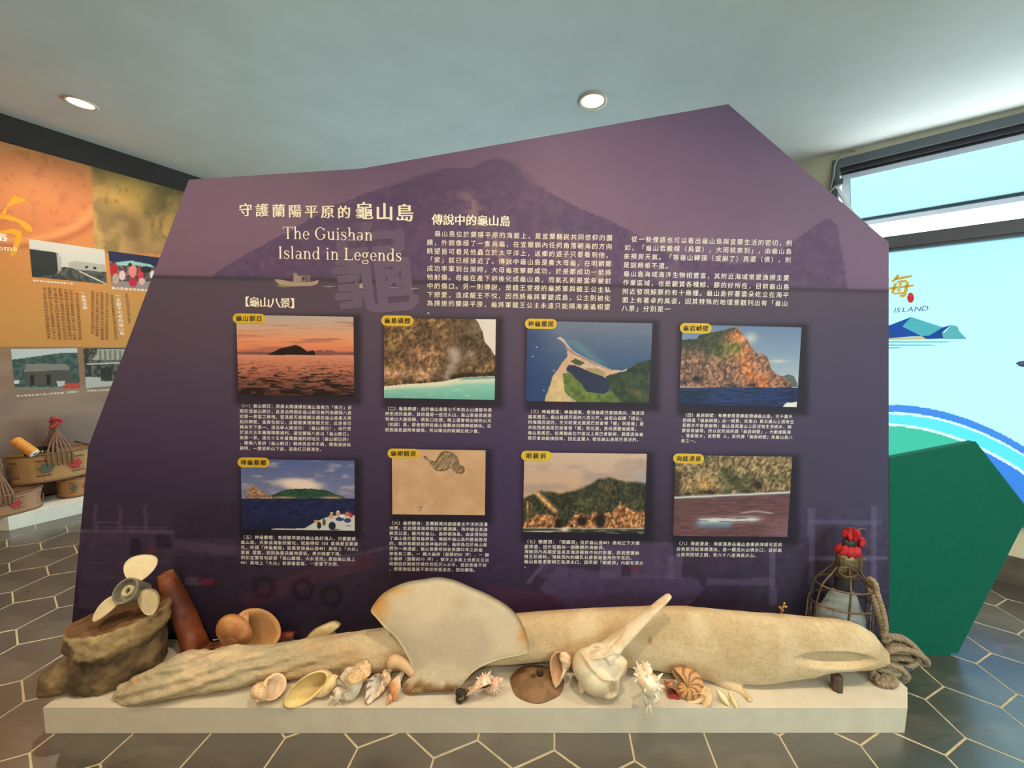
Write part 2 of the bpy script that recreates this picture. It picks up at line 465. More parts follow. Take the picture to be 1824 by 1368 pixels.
bar('transom_bead', W1+.05, W0-.05, 2.186, 2.206, .0, .06, m_alu)
for s in (-1.30, -3.0): bar('mullion', s, s-.06, WZ0+.04, 2.828, -.006, .09, m_alu)
win2 = root('unseen_window_2', rw((G0+G1)/2, WZ0), kind='structure')
bar('head_frame', G0, G1, 2.85, WZ1, -.012, .09, m_alu, win2); bar('sill', G0, G1, WZ0-.02, WZ0+.04, -.03, .10, m_alu, win2); bar('transom', G0+.05, G1-.05, 2.2, 2.29, -.012, .09, m_alud, win2)
for s in (G0, 3.05, 4.3, G1-.05):
    bar('jamb', s, s+.05, WZ0+.04, 2.85, -.012, .09, m_alu, win2)
for s in (G0+.05, 3.10, 4.35):
    e_ = s+(1.25 if s > 2 else 1.25)-.05; e_ = min(e_, G1-.05); bar('pane', s, e_, WZ0+.04, 2.2, .042, .048, m_glass2, win2); bar('pane', s, e_, 2.29, 2.85, .042, .048, m_glass2, win2)
win3 = root('unseen_window_3', (float((B0+B1)/2), BY, BZ0), kind='structure')
def bbar(name, x0, x1, z0, z1, y0, y1, mat):
    b = MB(); b.prism([np.array([x0, BY+y0, z0]), np.array([x1, BY+y0, z0]), np.array([x1, BY+y0, z1]), np.array([x0, BY+y0, z1])], np.array([0, y1-y0, 0])); b.build(name, mat, win3)
bbar('head_frame', B0, B1, BZ1-.06, BZ1, -.09, .012, m_alu); bbar('sill', B0, B1, BZ0, BZ0+.06, -.1, .03, m_alu)
for x in (B0, 2.2, 3.05, B1-.05): bbar('jamb', x, x+.05, BZ0+.06, BZ1-.06, -.09, .012, m_alu)
for x0, x1 in ((B0+.05, 2.2), (2.25, 3.05), (3.10, B1-.05)): bbar('pane', x0, x1, BZ0+.06, BZ1-.06, -.05, -.044, m_glass2)
# open top sashes, hinged at the head, swung outwards
def sash(s0, s1, ang, gm=None):
    L_ = .545; a = math.radians(ang); dn = nr*math.sin(a)-ZV*math.cos(a); nn = nr*math.cos(a)+ZV*math.sin(a)
    def q(s, t, o): return rw(s, 2.826, .05)+dn*t+nn*o
    sa = root('open_sash', q((s0+s1)/2, 0, 0)); sa.parent = win; sa.location = Vector((q((s0+s1)/2, 0, 0)-_off(win)).tolist())
    def sb(name, a0, a1, t0, t1, mat, o0=-.02, o1=.02):
        b = MB(); b.prism([q(a0, t0, o0), q(a1, t0, o0), q(a1, t1, o0), q(a0, t1, o0)], nn*(o1-o0)); b.build(name, mat, sa)
    sb('sash_rail', s0, s1, 0, .045, m_alu); sb('sash_rail', s0, s1, L_-.05, L_, m_alu)
    sb('sash_stile', s0, s0+(.05 if s1 > s0 else -.05), .045, L_-.05, m_alu); sb('sash_stile', s1, s1-(.05 if s1 > s0 else -.05), .045, L_-.05, m_alu)
    sb('sash_pane', s0, s1, .04, L_-.045, gm or m_glass, -.003, .003)
    return q
q1 = sash(W0-.055, -1.29, 57)
sash(-1.37, -2.99, 57, m_glass2); sash(-3.07, W1+.055, 57, m_glass2)
# film on the fixed lower panes: lit from behind by the sky
def film_mat():
    m, nt, bs = _mat('printed_window_film')
    a = nt.nodes.new('ShaderNodeAttribute'); a.attribute_name = 'Col'
    t = nt.nodes.new('ShaderNodeBsdfTranslucent'); d = nt.nodes.new('ShaderNodeBsdfDiffuse')
    nt.links.new(a.outputs['Color'], t.inputs[0]); nt.links.new(a.outputs['Color'], d.inputs[0])
    mx = nt.nodes.new('ShaderNodeMixShader'); mx.inputs[0].default_value = .15
    nt.links.new(t.outputs[0], mx.inputs[1]); nt.links.new(d.outputs[0], mx.inputs[2]); nt.links.new(mx.outputs[0], nt.nodes['Material Output'].inputs[0])
    return m
m_film = film_mat()
FILM = .215                                             # share of the skylight the film lets through
def film_col(X, Y):
    c = grad(Y, [(430, (194, 244, 255)), (560, (190, 240, 252)), (720, (188, 232, 244)), (900, (186, 228, 240))])
    ax = X-1583
    c1 = 721+.000*ax+.00128*ax*ax; c1 = np.where(ax < 0, 721+.0002*ax*ax, c1)            # top of the blue wave
    t = np.clip(ax/240, -.5, 2)
    e = [(0, 0), (14, (232, 250, 255)), (18, (110, 220, 226)), (36, (214, 246, 252)), (40, (96, 206, 214))]
    k0 = c1; k1 = c1+13+1.0*np.maximum(t, 0); k2 = k1+4; k3 = k2+16+10*t; k4 = k3+4+2*t
    c = np.where((Y > k0)[..., None], rgb(70, 130, 205), c)
    c = np.where((Y > k1)[..., None], rgb(214, 246, 252), c)
    c = np.where((Y > k2)[..., None], rgb(96, 210, 216), c)
    c = np.where((Y > k3)[..., None], rgb(214, 246, 252), c)
    low = np.where((ax > 150)[..., None], rgb(64, 124, 205), rgb(70, 180, 150))
    c = np.where((Y > k4)[..., None], low, c)
    return c
s_a, s_b = -1.30, W0-.05
ns, nz = 330, 260
S, Zz = np.meshgrid(np.linspace(s_b, s_a, ns), np.linspace(2.19, WZ0+.04, nz))
PV3 = RA+dr*S[..., None]+nr*.045+ZV*Zz[..., None]
pp = proj(PV3.reshape(-1, 3))
fc = lin(film_col(pp[:, 0], pp[:, 1]))
def delin(c): return np.where(c <= .0031308, c*12.92, 1.055*np.maximum(c, 1e-9)**(1/2.4)-.055)
film = mk('pane_film', PV3.reshape(-1, 3), gridF(nz, ns), m_film, win, col=delin(fc*FILM))
for s0, s1 in ((-1.36, -3.0), (-3.06, W1+.05)):  # unseen bays glazed clear, without film, to let in more daylight
    b = MB(); b.prism([rw(s0, 2.19, .042), rw(s1, 2.19, .042), rw(s1, WZ0+.04, .042), rw(s0, WZ0+.04, .042)], nr*.006); b.build('pane', m_glass2, win)
# pictures on the film
FR = np.array([.68, 1.36, 1.6])                          # light arriving through the film
def thru(c): return delin(np.clip(lin(rgb(*c))/FR, 0, 1))
def film_poly(name, pts, c, off=.0435, parent=film, px=True):
    P = [rwpx(x, y, off) for x, y in pts] if px else pts
    return mk(name, P, [list(range(len(P)))], m_film, parent, col=thru(c))
zf = lambda L_: [(1540+x/3.799, 400+y/3.799) for x, y in L_]
film_poly('island_picture', zf([(120, 700), (315, 625), (255, 690), (385, 755), (320, 757), (165, 770), (100, 772)]), (48, 96, 190))
film_poly('island_picture', zf([(315, 625), (530, 695), (440, 752), (385, 755), (255, 690)]), (92, 206, 220))
film_poly('island_picture', zf([(585, 680), (520, 735), (535, 772), (420, 775), (385, 755), (440, 750), (530, 695)]), (46, 92, 188), .0430)
film_poly('island_picture', zf([(585, 680), (628, 688), (640, 720), (692, 775), (535, 775), (498, 730), (545, 728)]), (104, 206, 214), .0425)
film_poly('island_picture', zf([(160, 770), (385, 755), (425, 777), (160, 782)]), (236, 226, 170), .0432)
film_poly('island_picture', zf([(165, 748), (200, 718), (188, 750)]), (120, 220, 228), .0425)
for a, b, y in ((160, 592, 795), (160, 490, 816), (160, 262, 835)):
    film_poly('water_line', zf([(a, y-5), (b-40, y-4), (b, y-1), (b-30, y+3), (a, y+4)]), (110, 206, 220))
film_poly('boat_picture', [(1809, 647), (1816, 643.5), (1835, 642), (1850, 646), (1848, 652), (1830, 655), (1816, 652.5)], (56, 96, 130))
film_poly('boat_picture', [(1812, 647), (1820, 645), (1840, 646), (1830, 649), (1818, 649)], (216, 240, 244), .0425)
film_poly('seal_mark', [(1622+6.4*math.cos(t)*(1 if abs(math.cos(t)) < .8 else .95), 530.5+9*math.sin(t)) for t in np.linspace(0, 2*math.pi, 20, endpoint=False)], (214, 52, 66), .0430)
# chain opener and cable at the window corner
m_pale = pm('pale_grey_plastic', (214, 216, 214), .5, (206, 208, 206), 8)
m_cable = pm('light_grey_cable', (168, 166, 158), .6, (160, 158, 150), 8)
b = MB(); A_, B_ = q1(W0-.06, .16, -.06), q1(W0-.075, .50, -.03)
b.tube([rwpx(1489, 332, -.01), rwpx(1519, 381, .12)], [.017, .014], 6)
b.build('opener_arm', m_pale, win)
b = MB(); b.box(rwpx(1495, 325, -.03), dr*.022, nr*.02, ZV*.022); b.build('opener_bracket', m_alu, win)
b = MB(); b.tube(spline([rwpx(1524, 268, -.016), rwpx(1508, 270, -.02), rwpx(1497, 278, -.03), rwpx(1488, 292, -.035), rwpx(1485, 312, -.04), rwpx(1481, 330, -.04), rwpx(1476, 347, -.03)], 6), .006, 6)
b.tube(spline([rwpx(1498, 323, -.03), rwpx(1488, 331, -.04), rwpx(1476, 345, -.04)], 5), .006, 6)
b.build('opener_cable', m_cable, win)

# ------------------------------------------------------------------ ceiling downlights
m_trim = pm('white_lamp_trim', (226, 214, 196), .5, (220, 206, 188), 8)
m_lens = emit('warm_lamp_lens', (1.0, .66, .36), 2.6)
def downlight(x, y, label, r=.092, w=LAMP_W, size=165):
    z = ceil_z(x); t = root('ceiling_downlight', (x, y, z), label, 'light', 'ceiling downlights')
    a = np.linspace(0, 2*math.pi, 32, endpoint=False); c = np.stack([np.cos(a), np.sin(a), 0*a], 1)
    tilt = lambda P: P+np.stack([0*P[:, 0], 0*P[:, 0], -.036*(P[:, 0]-x)], 1)
    rings = [tilt(np.array([x, y, z])+c*rr-ZV*dz) for rr, dz in ((r, .0005), (r, .007), (r-.012, .010), (r-.020, .006), (r-.022, .0035))]
    V = np.concatenate(rings); mk('trim_ring', V, gridF(5, 32, True), m_trim, t, smooth=True)
    mk('lens', tilt(np.array([x, y, z])+c*(r-.021)-ZV*.004), [list(range(32))[::-1]], m_lens, t)
    l = bpy.data.lights.new('downlight_beam', 'SPOT'); l.energy = w; l.color = LAMP_COL; l.spot_size = math.radians(size); l.spot_blend = 1.0; l.shadow_soft_size = .035
    o = bpy.data.objects.new('downlight_beam', l); COL.objects.link(o); o.parent = t; o.location = (0, 0, -.03)
    return t
downlight(-3.18, 3.003, 'round lit ceiling downlight nearest the dark left wall')
downlight(.491, 2.659, 'round lit ceiling downlight above the top edge of the purple panel')
for x, y, t in ((-1.75, .62, 'left'), (.30, .62, 'middle'), (2.30, .62, 'right')):
    downlight(x, y, 'unseen ceiling downlight overhead before the purple panel, %s one of three' % t)
for x, y, t in ((-3.6, -1.3, 'left'), (.1, -1.3, 'middle'), (3.6, -1.3, 'right')):
    downlight(x, y, 'unseen ceiling downlight behind the viewer, %s one of three' % t)
# ------------------------------------------------------------------ lettering
_tc = bpy.data.curves.new('glyph_tmp', 'FONT'); _to = bpy.data.objects.new('glyph_tmp', _tc); COL.objects.link(_to)
_gc = {}
def glyph(ch, off=0.0, res=2):
    k = (ch, off, res)
    if k not in _gc:
        _tc.body = ch; _tc.offset = off; _tc.resolution_u = res
        dg = bpy.context.evaluated_depsgraph_get(); dg.update()
        me = bpy.data.meshes.new_from_object(_to.evaluated_get(dg))
        V = np.array([v.co[:2] for v in me.vertices], float).reshape(-1, 2); F = [tuple(p.vertices) for p in me.polygons]
        bpy.data.meshes.remove(me); _gc[k] = (V, F)
    return _gc[k]
def cw(ch): return .5 if ord(ch) < 0x2000 else 1.0
BOLD = [[(0, 0)], [(-.010, 0), (.010, 0)], [(-.026, 0), (-.009, .004), (.009, -.004), (.026, 0)]]
class Text:
    def __init__(s, plane, normal, up, lift=.0006):
        s.V, s.F, s.n = [], [], 0; s.P = np.asarray(plane); s.N = np.asarray(normal); s.up = np.asarray(up); s.lift = lift; s.k = 0
    def put(s, V2, F, o, x, y):
        s.k = (s.k+1) % 9; V = o + V2[:, :1]*x + V2[:, 1:]*y + s.N*(s.lift+s.k*.00009)
        s.V.append(V); s.F += [[i+s.n for i in f] for f in F]; s.n += len(V)
    def line(s, txt, a, b, size=None, off=.008, slant=.06, fill=1.0):
        """characters centred between pixel a (first) and b (last)"""
        A, B = hit(*a, s.P, s.N), hit(*b, s.P, s.N)
        w = [cw(c) for c in txt]; cum = np.concatenate([[0], np.cumsum(w)]); ctr = (cum[:-1]+cum[1:])/2
        span = ctr[-1]-ctr[0]
        X = (B-A)/np.linalg.norm(B-A) if span else np.cross(s.up, s.N)
        adv = np.linalg.norm(B-A)/span if span else size
        sz = (size or adv)*fill
        for ch, c in zip(txt, ctr):
            if ch in ' 　': continue
            V, F = glyph(ch)
            if cw(ch) == 1: V2 = np.stack([V[:, 0]-.5, V[:, 1]-.38+slant*(V[:, 0]-.5)], 1)
            else: V2 = np.stack([V[:, 0]-.3, V[:, 1]-.34], 1)
            for dx, dy in BOLD[0 if off < .005 else 1 if off < .012 else 2]:
                s.put((V2+np.array([dx, dy]))*sz, F, A+X*((c-ctr[0])*adv), X, s.up)
    def col(s, txt, a, b, off=.0):
        """a vertical column from pixel a (first) to b (last)"""
        A, B = hit(*a, s.P, s.N), hit(*b, s.P, s.N); n = len(txt); X = np.cross(s.up, s.N)
        adv = np.linalg.norm(B-A)/(n-1)
        for i, ch in enumerate(txt):
            if ch in ' 　': continue
            V, F = glyph(ch); V2 = np.stack([V[:, 0]-.5, V[:, 1]-.38], 1)
            s.put(V2*adv*.95, F, A+(B-A)*(i/(n-1)), X, s.up)
    def build(s, name, mat, parent, col=None):
        return mk(name, np.concatenate(s.V), s.F, mat, parent, col=col)
# a book-style alphabet with serifs, drawn from stems, rings and strokes
def _r(x0, x1, y0, y1): return ([(x0, y0), (x1, y0), (x1, y1), (x0, y1)], [(0, 1, 2, 3)])
def _ring(cx, cy, rx, ry, a0, a1, wv, wh, n=18):
    P = []; F = []
    for i in range(n+1):
        a = math.radians(a0+(a1-a0)*i/n)
        P += [(cx+rx*math.cos(a), cy+ry*math.sin(a)), (cx+(rx-wv)*math.cos(a), cy+(ry-wh)*math.sin(a))]
        if i: F.append((2*i-2, 2*i, 2*i+1, 2*i-1))
    return (P, F)
def _stroke(pts, ws):
    Q = spline(np.array([(x, y, 0) for x, y in pts]), 5)[:, :2]; w = np.interp(np.linspace(0, 1, len(Q)), np.linspace(0, 1, len(ws)), ws)
    T = np.gradient(Q, axis=0); T /= np.linalg.norm(T, axis=1)[:, None]; N = np.stack([-T[:, 1], T[:, 0]], 1)
    P = []; F = []
    for i in range(len(Q)):
        P += [tuple(Q[i]+N[i]*w[i]/2), tuple(Q[i]-N[i]*w[i]/2)]
        if i: F.append((2*i-2, 2*i-1, 2*i+1, 2*i))
    return (P, F)
sw, th = .078, .026
def _st(x, h, l=1, r=1, top=True, w=sw):
    o = [_r(x-w/2, x+w/2, 0, h), _r(x-w/2-.05*l, x+w/2+.05*r, 0, th)]
    if top: o.append(_r(x-w/2-.06, x, h-th-.004, h))
    return o
SERIF = {
 'T': (.62, _st(.31, .68, 1, 1, False, .09)+[_r(.02, .60, .648, .68), _r(.02, .046, .53, .68), _r(.574, .60, .53, .68)]),
 'h': (.55, _st(.14, .71)+[_ring(.285, .29, .165, .17, 0, 175, sw, .04)]+_st(.41, .30, 1, 1, False)),
 'n': (.55, _st(.14, .46)+[_ring(.285, .29, .165, .17, 0, 175, sw, .04)]+_st(.41, .30, 1, 1, False)),
 'm': (.83, _st(.14, .46)+[_ring(.285, .29, .165, .17, 0, 175, sw, .04)]+_st(.41, .30, 1, 1, False)+[_ring(.555, .29, .165, .17, 0, 175, sw, .04)]+_st(.68, .30, 1, 1, False)),
 'e': (.46, [_ring(.235, .225, .195, .24, 0, 322, .075, .028), _r(.06, .41, .225, .252)]),
 'G': (.72, [_ring(.36, .34, .32, .355, 38, 330, .092, .03), _r(.55, .635, .08, .29), _r(.47, .69, .27, .297), _r(.59, .615, .50, .66)]),
 'u': (.55, [_r(.10, .10+sw, .16, .46), _r(.04, .12, .43, .46), _ring(.275, .16, .175, .17, 180, 360, sw, .04), _r(.375, .375+sw, 0, .46), _r(.31, .40, .43, .46), _r(.40, .51, 0, th)]),
 'i': (.29, _st(.145, .46)+[_ring(.14, .62, .052, .052, 0, 360, .052, .052)]),
 'l': (.29, _st(.145, .71)),
 's': (.40, [_stroke([(.325, .36), (.30, .42), (.19, .452), (.09, .40), (.10, .31), (.21, .245), (.32, .17), (.31, .06), (.19, .0), (.08, .03), (.05, .11)], [.03, .03, .035, .05, .075, .085, .075, .05, .035, .03, .03]), _r(.315, .338, .33, .45), _r(.045, .066, .0, .14)]),
 'a': (.47, [_ring(.20, .125, .155, .135, 0, 360, .065, .03), _r(.31, .31+sw, .05, .34), _ring(.225, .33, .163, .13, 0, 150, sw, .03), _stroke([(.35, .09), (.37, .02), (.43, .01), (.46, .04)], [.07, .05, .03, .02])]),
 'I': (.36, _st(.18, .68, 1, 1, False, .09)+[_r(.085, .275, .654, .68)]),
 'L': (.60, [_r(.11, .20, 0, .68), _r(.03, .55, 0, .032), _r(.522, .55, 0, .15), _r(.03, .28, .654, .68)]),
 'd': (.54, [_ring(.235, .225, .195, .24, 0, 360, .075, .03), _r(.36, .36+sw, 0, .71), _r(.30, .38, .68, .71), _r(.38, .50, 0, th)]),
 'g': (.49, [_ring(.22, .305, .165, .155, 0, 360, .07, .03), _ring(.235, -.085, .20, .115, 0, 360, .05, .03), _stroke([(.12, .17), (.085, .10), (.13, .05), (.30, .025), (.38, -.02)], [.03, .035, .05, .06, .05]), _stroke([(.33, .41), (.39, .45), (.46, .45)], [.03, .03, .045])]),
 'o': (.50, [_ring(.25, .225, .205, .24, 0, 360, .075, .03)]),
 ' ': (.27, []),
}
def serif_line(T, txt, a, b, size_scale=1.0):
    """text whose left end is pixel a and right end pixel b, both on the baseline"""
    A, B = hit(*a, T.P, T.N), hit(*b, T.P, T.N); tot = sum(SERIF[c][0] for c in txt)
    X = (B-A)/np.linalg.norm(B-A); sz = np.linalg.norm(B-A)/tot; x = 0
    for ch in txt:
        w, parts = SERIF[ch]
        for P, F in parts:
            T.put(np.array(P)*np.array([sz, sz*size_scale])+np.array([x*sz, 0]), F, A, X, T.up)
        x += w

# ------------------------------------------------------------------ the big printed panel
m_print = vm('printed_vinyl', .55, .025, 220, spec=.22)
m_photo = vm('printed_photo', .45, .03, 300, spec=.28)
m_edge = pm('purple_board_edge', (92, 70, 104), .6, (84, 62, 96), 10)
m_cream = pm('cream_print', (250, 240, 220), .6, (246, 234, 212), 40)
m_white = pm('white_print', (248, 244, 236), .6, (242, 238, 230), 40)
m_black = pm('black_print', (34, 28, 22), .6, (40, 34, 26), 40)
m_pill = pm('mustard_print', (214, 176, 44), .6, (206, 168, 40), 40)
OUT = [(336.5, 320), (645, 300), (1297, 185.5), (1583, 432)]
PL = {k: pnl(*p) for k, p in zip('abcd', OUT)}
def pl_uz(P): return np.array([(P-PP)@U, (P-PP)@PV])
la = pl_uz(pnl(157, 797)); lb_ = pl_uz(pnl(129, 1100)); k_ = (la[0]-lb_[0])/(la[1]-lb_[1])
ra = pl_uz(pnl(1583, 432)); rb_ = pl_uz(pnl(1583, 1100)); kr = (ra[0]-rb_[0])/(ra[1]-rb_[1])
v0 = .002
outline = [np.array([lb_[0]+k_*(v0-lb_[1]), v0]), np.array([rb_[0]+kr*(v0-rb_[1]), v0]), ra, pl_uz(PL['c']), pl_uz(PL['b']), pl_uz(PL['a']), la]
def puv(q, off=0.0): return PP+U*q[0]+PV*q[1]+PN*off
panel = root('information_board', puv(((outline[0][0]+outline[1][0])/2, 0)), 'tall purple angular exhibit panel printed with island photos and white text', 'display panel')
b = MB(); b.prism([puv(q, -.0006) for q in outline], -PN*.024); b.build('backing_board', m_edge, panel)
# printed face: rows of points between the two slanting sides
zs = sorted({float(q[1]) for q in outline}); rows = []
for z0, z1 in zip(zs[:-1], zs[1:]): rows += list(np.linspace(z0, z1, max(2, int((z1-z0)/.0075)), endpoint=False))
rows.append(zs[-1]-1e-4)
left = sorted([outline[0], la, pl_uz(PL['a']), pl_uz(PL['b']), pl_uz(PL['c'])], key=lambda q: q[1])
right = sorted([outline[1], ra, pl_uz(PL['c'])], key=lambda q: q[1])
NXP = 420
Vp = []
for z in rows:
    xl = np.interp(z, [q[1] for q in left], [q[0] for q in left]); xr = np.interp(z, [q[1] for q in right], [q[0] for q in right])
    xs = np.linspace(xl, xr, NXP); Vp.append(PP+xs[:, None]*U+z*PV)
Vp = np.concatenate(Vp); px = proj(Vp); X, Y = px[:, 0], px[:, 1]
PHOTO = {1: [(421, 561), (629.8, 564.3), (630.9, 706.3), (425.2, 702.7)], 2: [(684.2, 566), (883.3, 569), (881, 712.2), (684.2, 708.8)],
         3: [(939.5, 571.5), (1162, 576), (1156, 717.7), (936.7, 714.4)], 4: [(1215.6, 578), (1427.4, 583.3), (1418.6, 725), (1209.4, 720.5)],
         5: [(429, 817.5), (631.5, 820.4), (632, 945.2), (431.7, 942.3)], 6: [(698.2, 800), (865, 802), (863.6, 917.5), (699, 915.8)],
         7: [(934, 806), (1152, 808.2), (1147, 951.5), (931.2, 948)], 8: [(1203, 810.5), (1411, 813.5), (1402, 956), (1199, 954.5)]}
PG = .97                                              # print ink gain
def panel_col(X, Y):
    hor = 490+.02*(X-240)
    n = fb(X/60, Y/60, 5, 3); n2 = fb(X/9, Y/9, 4, 8)
    sky = grad(Y, [(185, (106, 86, 116)), (300, (116, 92, 120)), (420, (124, 98, 122)), (510, (118, 92, 118))])
    sky = mixc(sky, rgb(108, 92, 124), sm(900, 1500, X)*.6)
    c = sky
    mt = [(370, 520), (380, 488), (400, 475), (440, 452), (480, 430), (520, 410), (560, 385), (600, 365), (650, 345), (700, 330), (740, 315), (790, 300), (840, 298), (870, 285), (890, 281), (915, 290), (940, 315), (975, 340), (1020, 365), (1080, 390), (1120, 410), (1160, 435), (1200, 455), (1300, 470), (1330, 468), (1400, 440), (1440, 410), (1475, 388), (1490, 400), (1497, 440), (1505, 480), (1510, 530)]
    wob = (n2-.5)*5
    im = inpoly(X+wob, Y+wob, mt)
    mc = mixc(np.broadcast_to(rgb(88, 70, 104), X.shape+(3,)), rgb(100, 80, 110), sm(.35, .75, n2))
    sc = np.exp(-((X-(822+(Y-340)*.62+(n-.5)*60))/16)**2)*sm(330, 360, Y)*(1-sm(470, 500, Y))
    sc = sc+.8*np.exp(-((X-(1000+(Y-400)*.5+(n-.5)*90))/30)**2)*sm(395, 430, Y)+.5*np.exp(-((X-470)/14)**2-((Y-470)/18)**2)+.4*np.exp(-((X-1180+(n-.5)*50)/50)**2)*sm(440, 470, Y)
    mc = mixc(mc, rgb(142, 114, 120), np.clip(sc*sm(.35, .65, n2), 0, 1)*.8)
    c = np.where(im[..., None], mc, c)
    sea = grad(Y, [(500, (88, 74, 92)), (620, (86, 72, 92)), (720, (80, 65, 90)), (820, (68, 54, 82)), (900, (60, 47, 70)), (1000, (52, 40, 60)), (1120, (40, 31, 50))])
    sea = mixc(sea, rgb(72, 68, 94), sm(1000, 1580, X)*sm(480, 620, Y)*.75*(1-.35*sm(900, 1050, Y)))
    sea = mixc(sea, rgb(72, 56, 98), np.exp(-((X-900)/130)**2-((Y-900)/200)**2)*.5)
    c = np.where((Y > hor)[..., None], sea, c)
    c = c*(1-.22*np.exp(-((Y-hor-2)/4)**2))[..., None]
    # harbour photograph fading in along the bottom
    hb = sm(880, 940, Y+(n-.5)*40)
    def R(x0, x1, y0, y1, col, a=1.0):
        nonlocal c
        k = ((X > x0) & (X < x1) & (Y > y0) & (Y < y1)); c = np.where(k[..., None], c*(1-a)+np.array(col)/255.*a, c)
    def Pg(p, col, a=1.0):
        nonlocal c
        c = np.where(inpoly(X, Y, p)[..., None], c*(1-a)+np.array(col)/255.*a, c)
    Pg([(305, 930), (330, 905), (380, 892), (430, 898), (430, 960), (310, 960)], (48, 38, 56), .6)
    lav = (88, 70, 100); dk = (40, 30, 46)
    R(140, 310, 945, 1085, lav, .38); R(150, 305, 905, 948, (60, 46, 70), .5)
    for x in (166, 211, 256): R(x, x+7, 900, 948, (96, 78, 106), .5)
    R(140, 310, 944, 949, (110, 90, 116), .5); R(165, 215, 930, 932, (110, 90, 116), .5); R(165, 300, 938, 940, (110, 90, 116), .4)
    R(231, 251, 958, 990, dk, .8); R(277, 305, 952, 976, dk, .7); R(258, 276, 976, 984, (120, 40, 50), .5); R(150, 300, 1000, 1003, (104, 84, 110), .3); R(150, 300, 1028, 1031, (104, 84, 110), .3)
    R(310, 420, 960, 990, (78, 60, 84), .45); Pg([(310, 962), (440, 975), (640, 1000), (640, 1008), (430, 990), (310, 978)], (96, 76, 100), .35)
    R(357, 378, 1030, 1042, (130, 36, 48), .6); R(330, 356, 1028, 1042, (110, 96, 112), .4)
    Pg([(430, 1060), (560, 1010), (670, 985), (670, 1012), (570, 1035), (440, 1090)], (84, 44, 62), .45)
    Pg([(560, 1000), (700, 970), (702, 975), (566, 1008)], (104, 84, 104), .4)
    for x, y in ((540, 1050), (590, 1062), (470, 1046)):
        d = np.hypot(X-x, Y-y); c = c*(1-.35*np.exp(-((d-16)/5)**2))[..., None]
    # boats on the right half
    Pg([(990, 1010), (1240, 1030), (1255, 1050), (1220, 1085), (1010, 1085), (960, 1050)], (92, 72, 112), .55)
    R(1070, 1200, 965, 1030, (96, 76, 116), .5); R(1190, 1215, 990, 1030, (104, 84, 120), .5); R(1105, 1122, 1005, 1028, dk, .6); R(1125, 1138, 1008, 1020, (120, 40, 60), .5)
    Pg([(860, 1040), (1000, 1062), (1000, 1100), (905, 1100)], (84, 44, 66), .5); Pg([(935, 1040), (990, 975), (993, 978), (942, 1042)], (120, 100, 130), .5)
    R(960, 1010, 1000, 1030, (88, 70, 108), .4)
    for x, y, w, h, cc in ((1300, 985, 60, 30, (60, 44, 70)), (1255, 980, 40, 40, (70, 46, 76)), (1260, 1030, 120, 12, (96, 78, 110)), (1370, 970, 12, 110, (98, 88, 122)), (1440, 905, 12, 190, (98, 92, 128)), (1550, 900, 12, 190, (98, 92, 128)), (1440, 925, 130, 9, (98, 92, 128)), (1440, 990, 140, 8, (110, 102, 136)), (1480, 940, 60, 46, (56, 48, 78)), (1400, 1060, 180, 40, (52, 44, 66)), (1285, 1045, 30, 45, (48, 36, 60))):
        R(x, x+w, y, y+h, cc, .55)
    c = c*(1+.30*hb[..., None]*((n2-.5)[..., None])*1.2)
    c = c*(.97+.08*n[..., None])
    # the soft shadows printed round the photographs
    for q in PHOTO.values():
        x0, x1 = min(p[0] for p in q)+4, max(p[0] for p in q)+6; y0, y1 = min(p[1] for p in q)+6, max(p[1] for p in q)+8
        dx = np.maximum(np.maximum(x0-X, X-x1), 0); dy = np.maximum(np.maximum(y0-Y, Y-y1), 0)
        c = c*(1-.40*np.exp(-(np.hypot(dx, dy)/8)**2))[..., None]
    return c
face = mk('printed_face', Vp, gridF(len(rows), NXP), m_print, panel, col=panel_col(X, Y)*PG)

def quad_print(name, q, fn, nx, ny, parent, plane, normal, lift, mat=m_photo, gain=PG):
    C = [hit(*p, plane, normal)+np.asarray(normal)*lift for p in q]
    u, v = np.meshgrid(np.linspace(0, 1, nx), np.linspace(0, 1, ny))
    V = (C[0]*((1-u)*(1-v))[..., None]+C[1]*(u*(1-v))[..., None]+C[2]*(u*v)[..., None]+C[3]*((1-u)*v)[..., None]).reshape(-1, 3)
    p = proj(V); return mk(name, V, gridF(ny, nx), mat, parent, col=np.clip(fn(p[:, 0], p[:, 1])*gain, 0, 1))
def full(X, c): return np.broadcast_to(rgb(*c), X.shape+(3,)).copy()
def setp(c, x, y, poly, col, a=1.0):
    k = inpoly(x, y, poly)[..., None]; return np.where(k, c*(1-a)+np.asarray(col)*a, c)
def rock(x, y, seed=41): return (.66+.68*sm(.2, .8, fb(x/26+y/44, y/34-x/70, 5, seed)))[..., None]
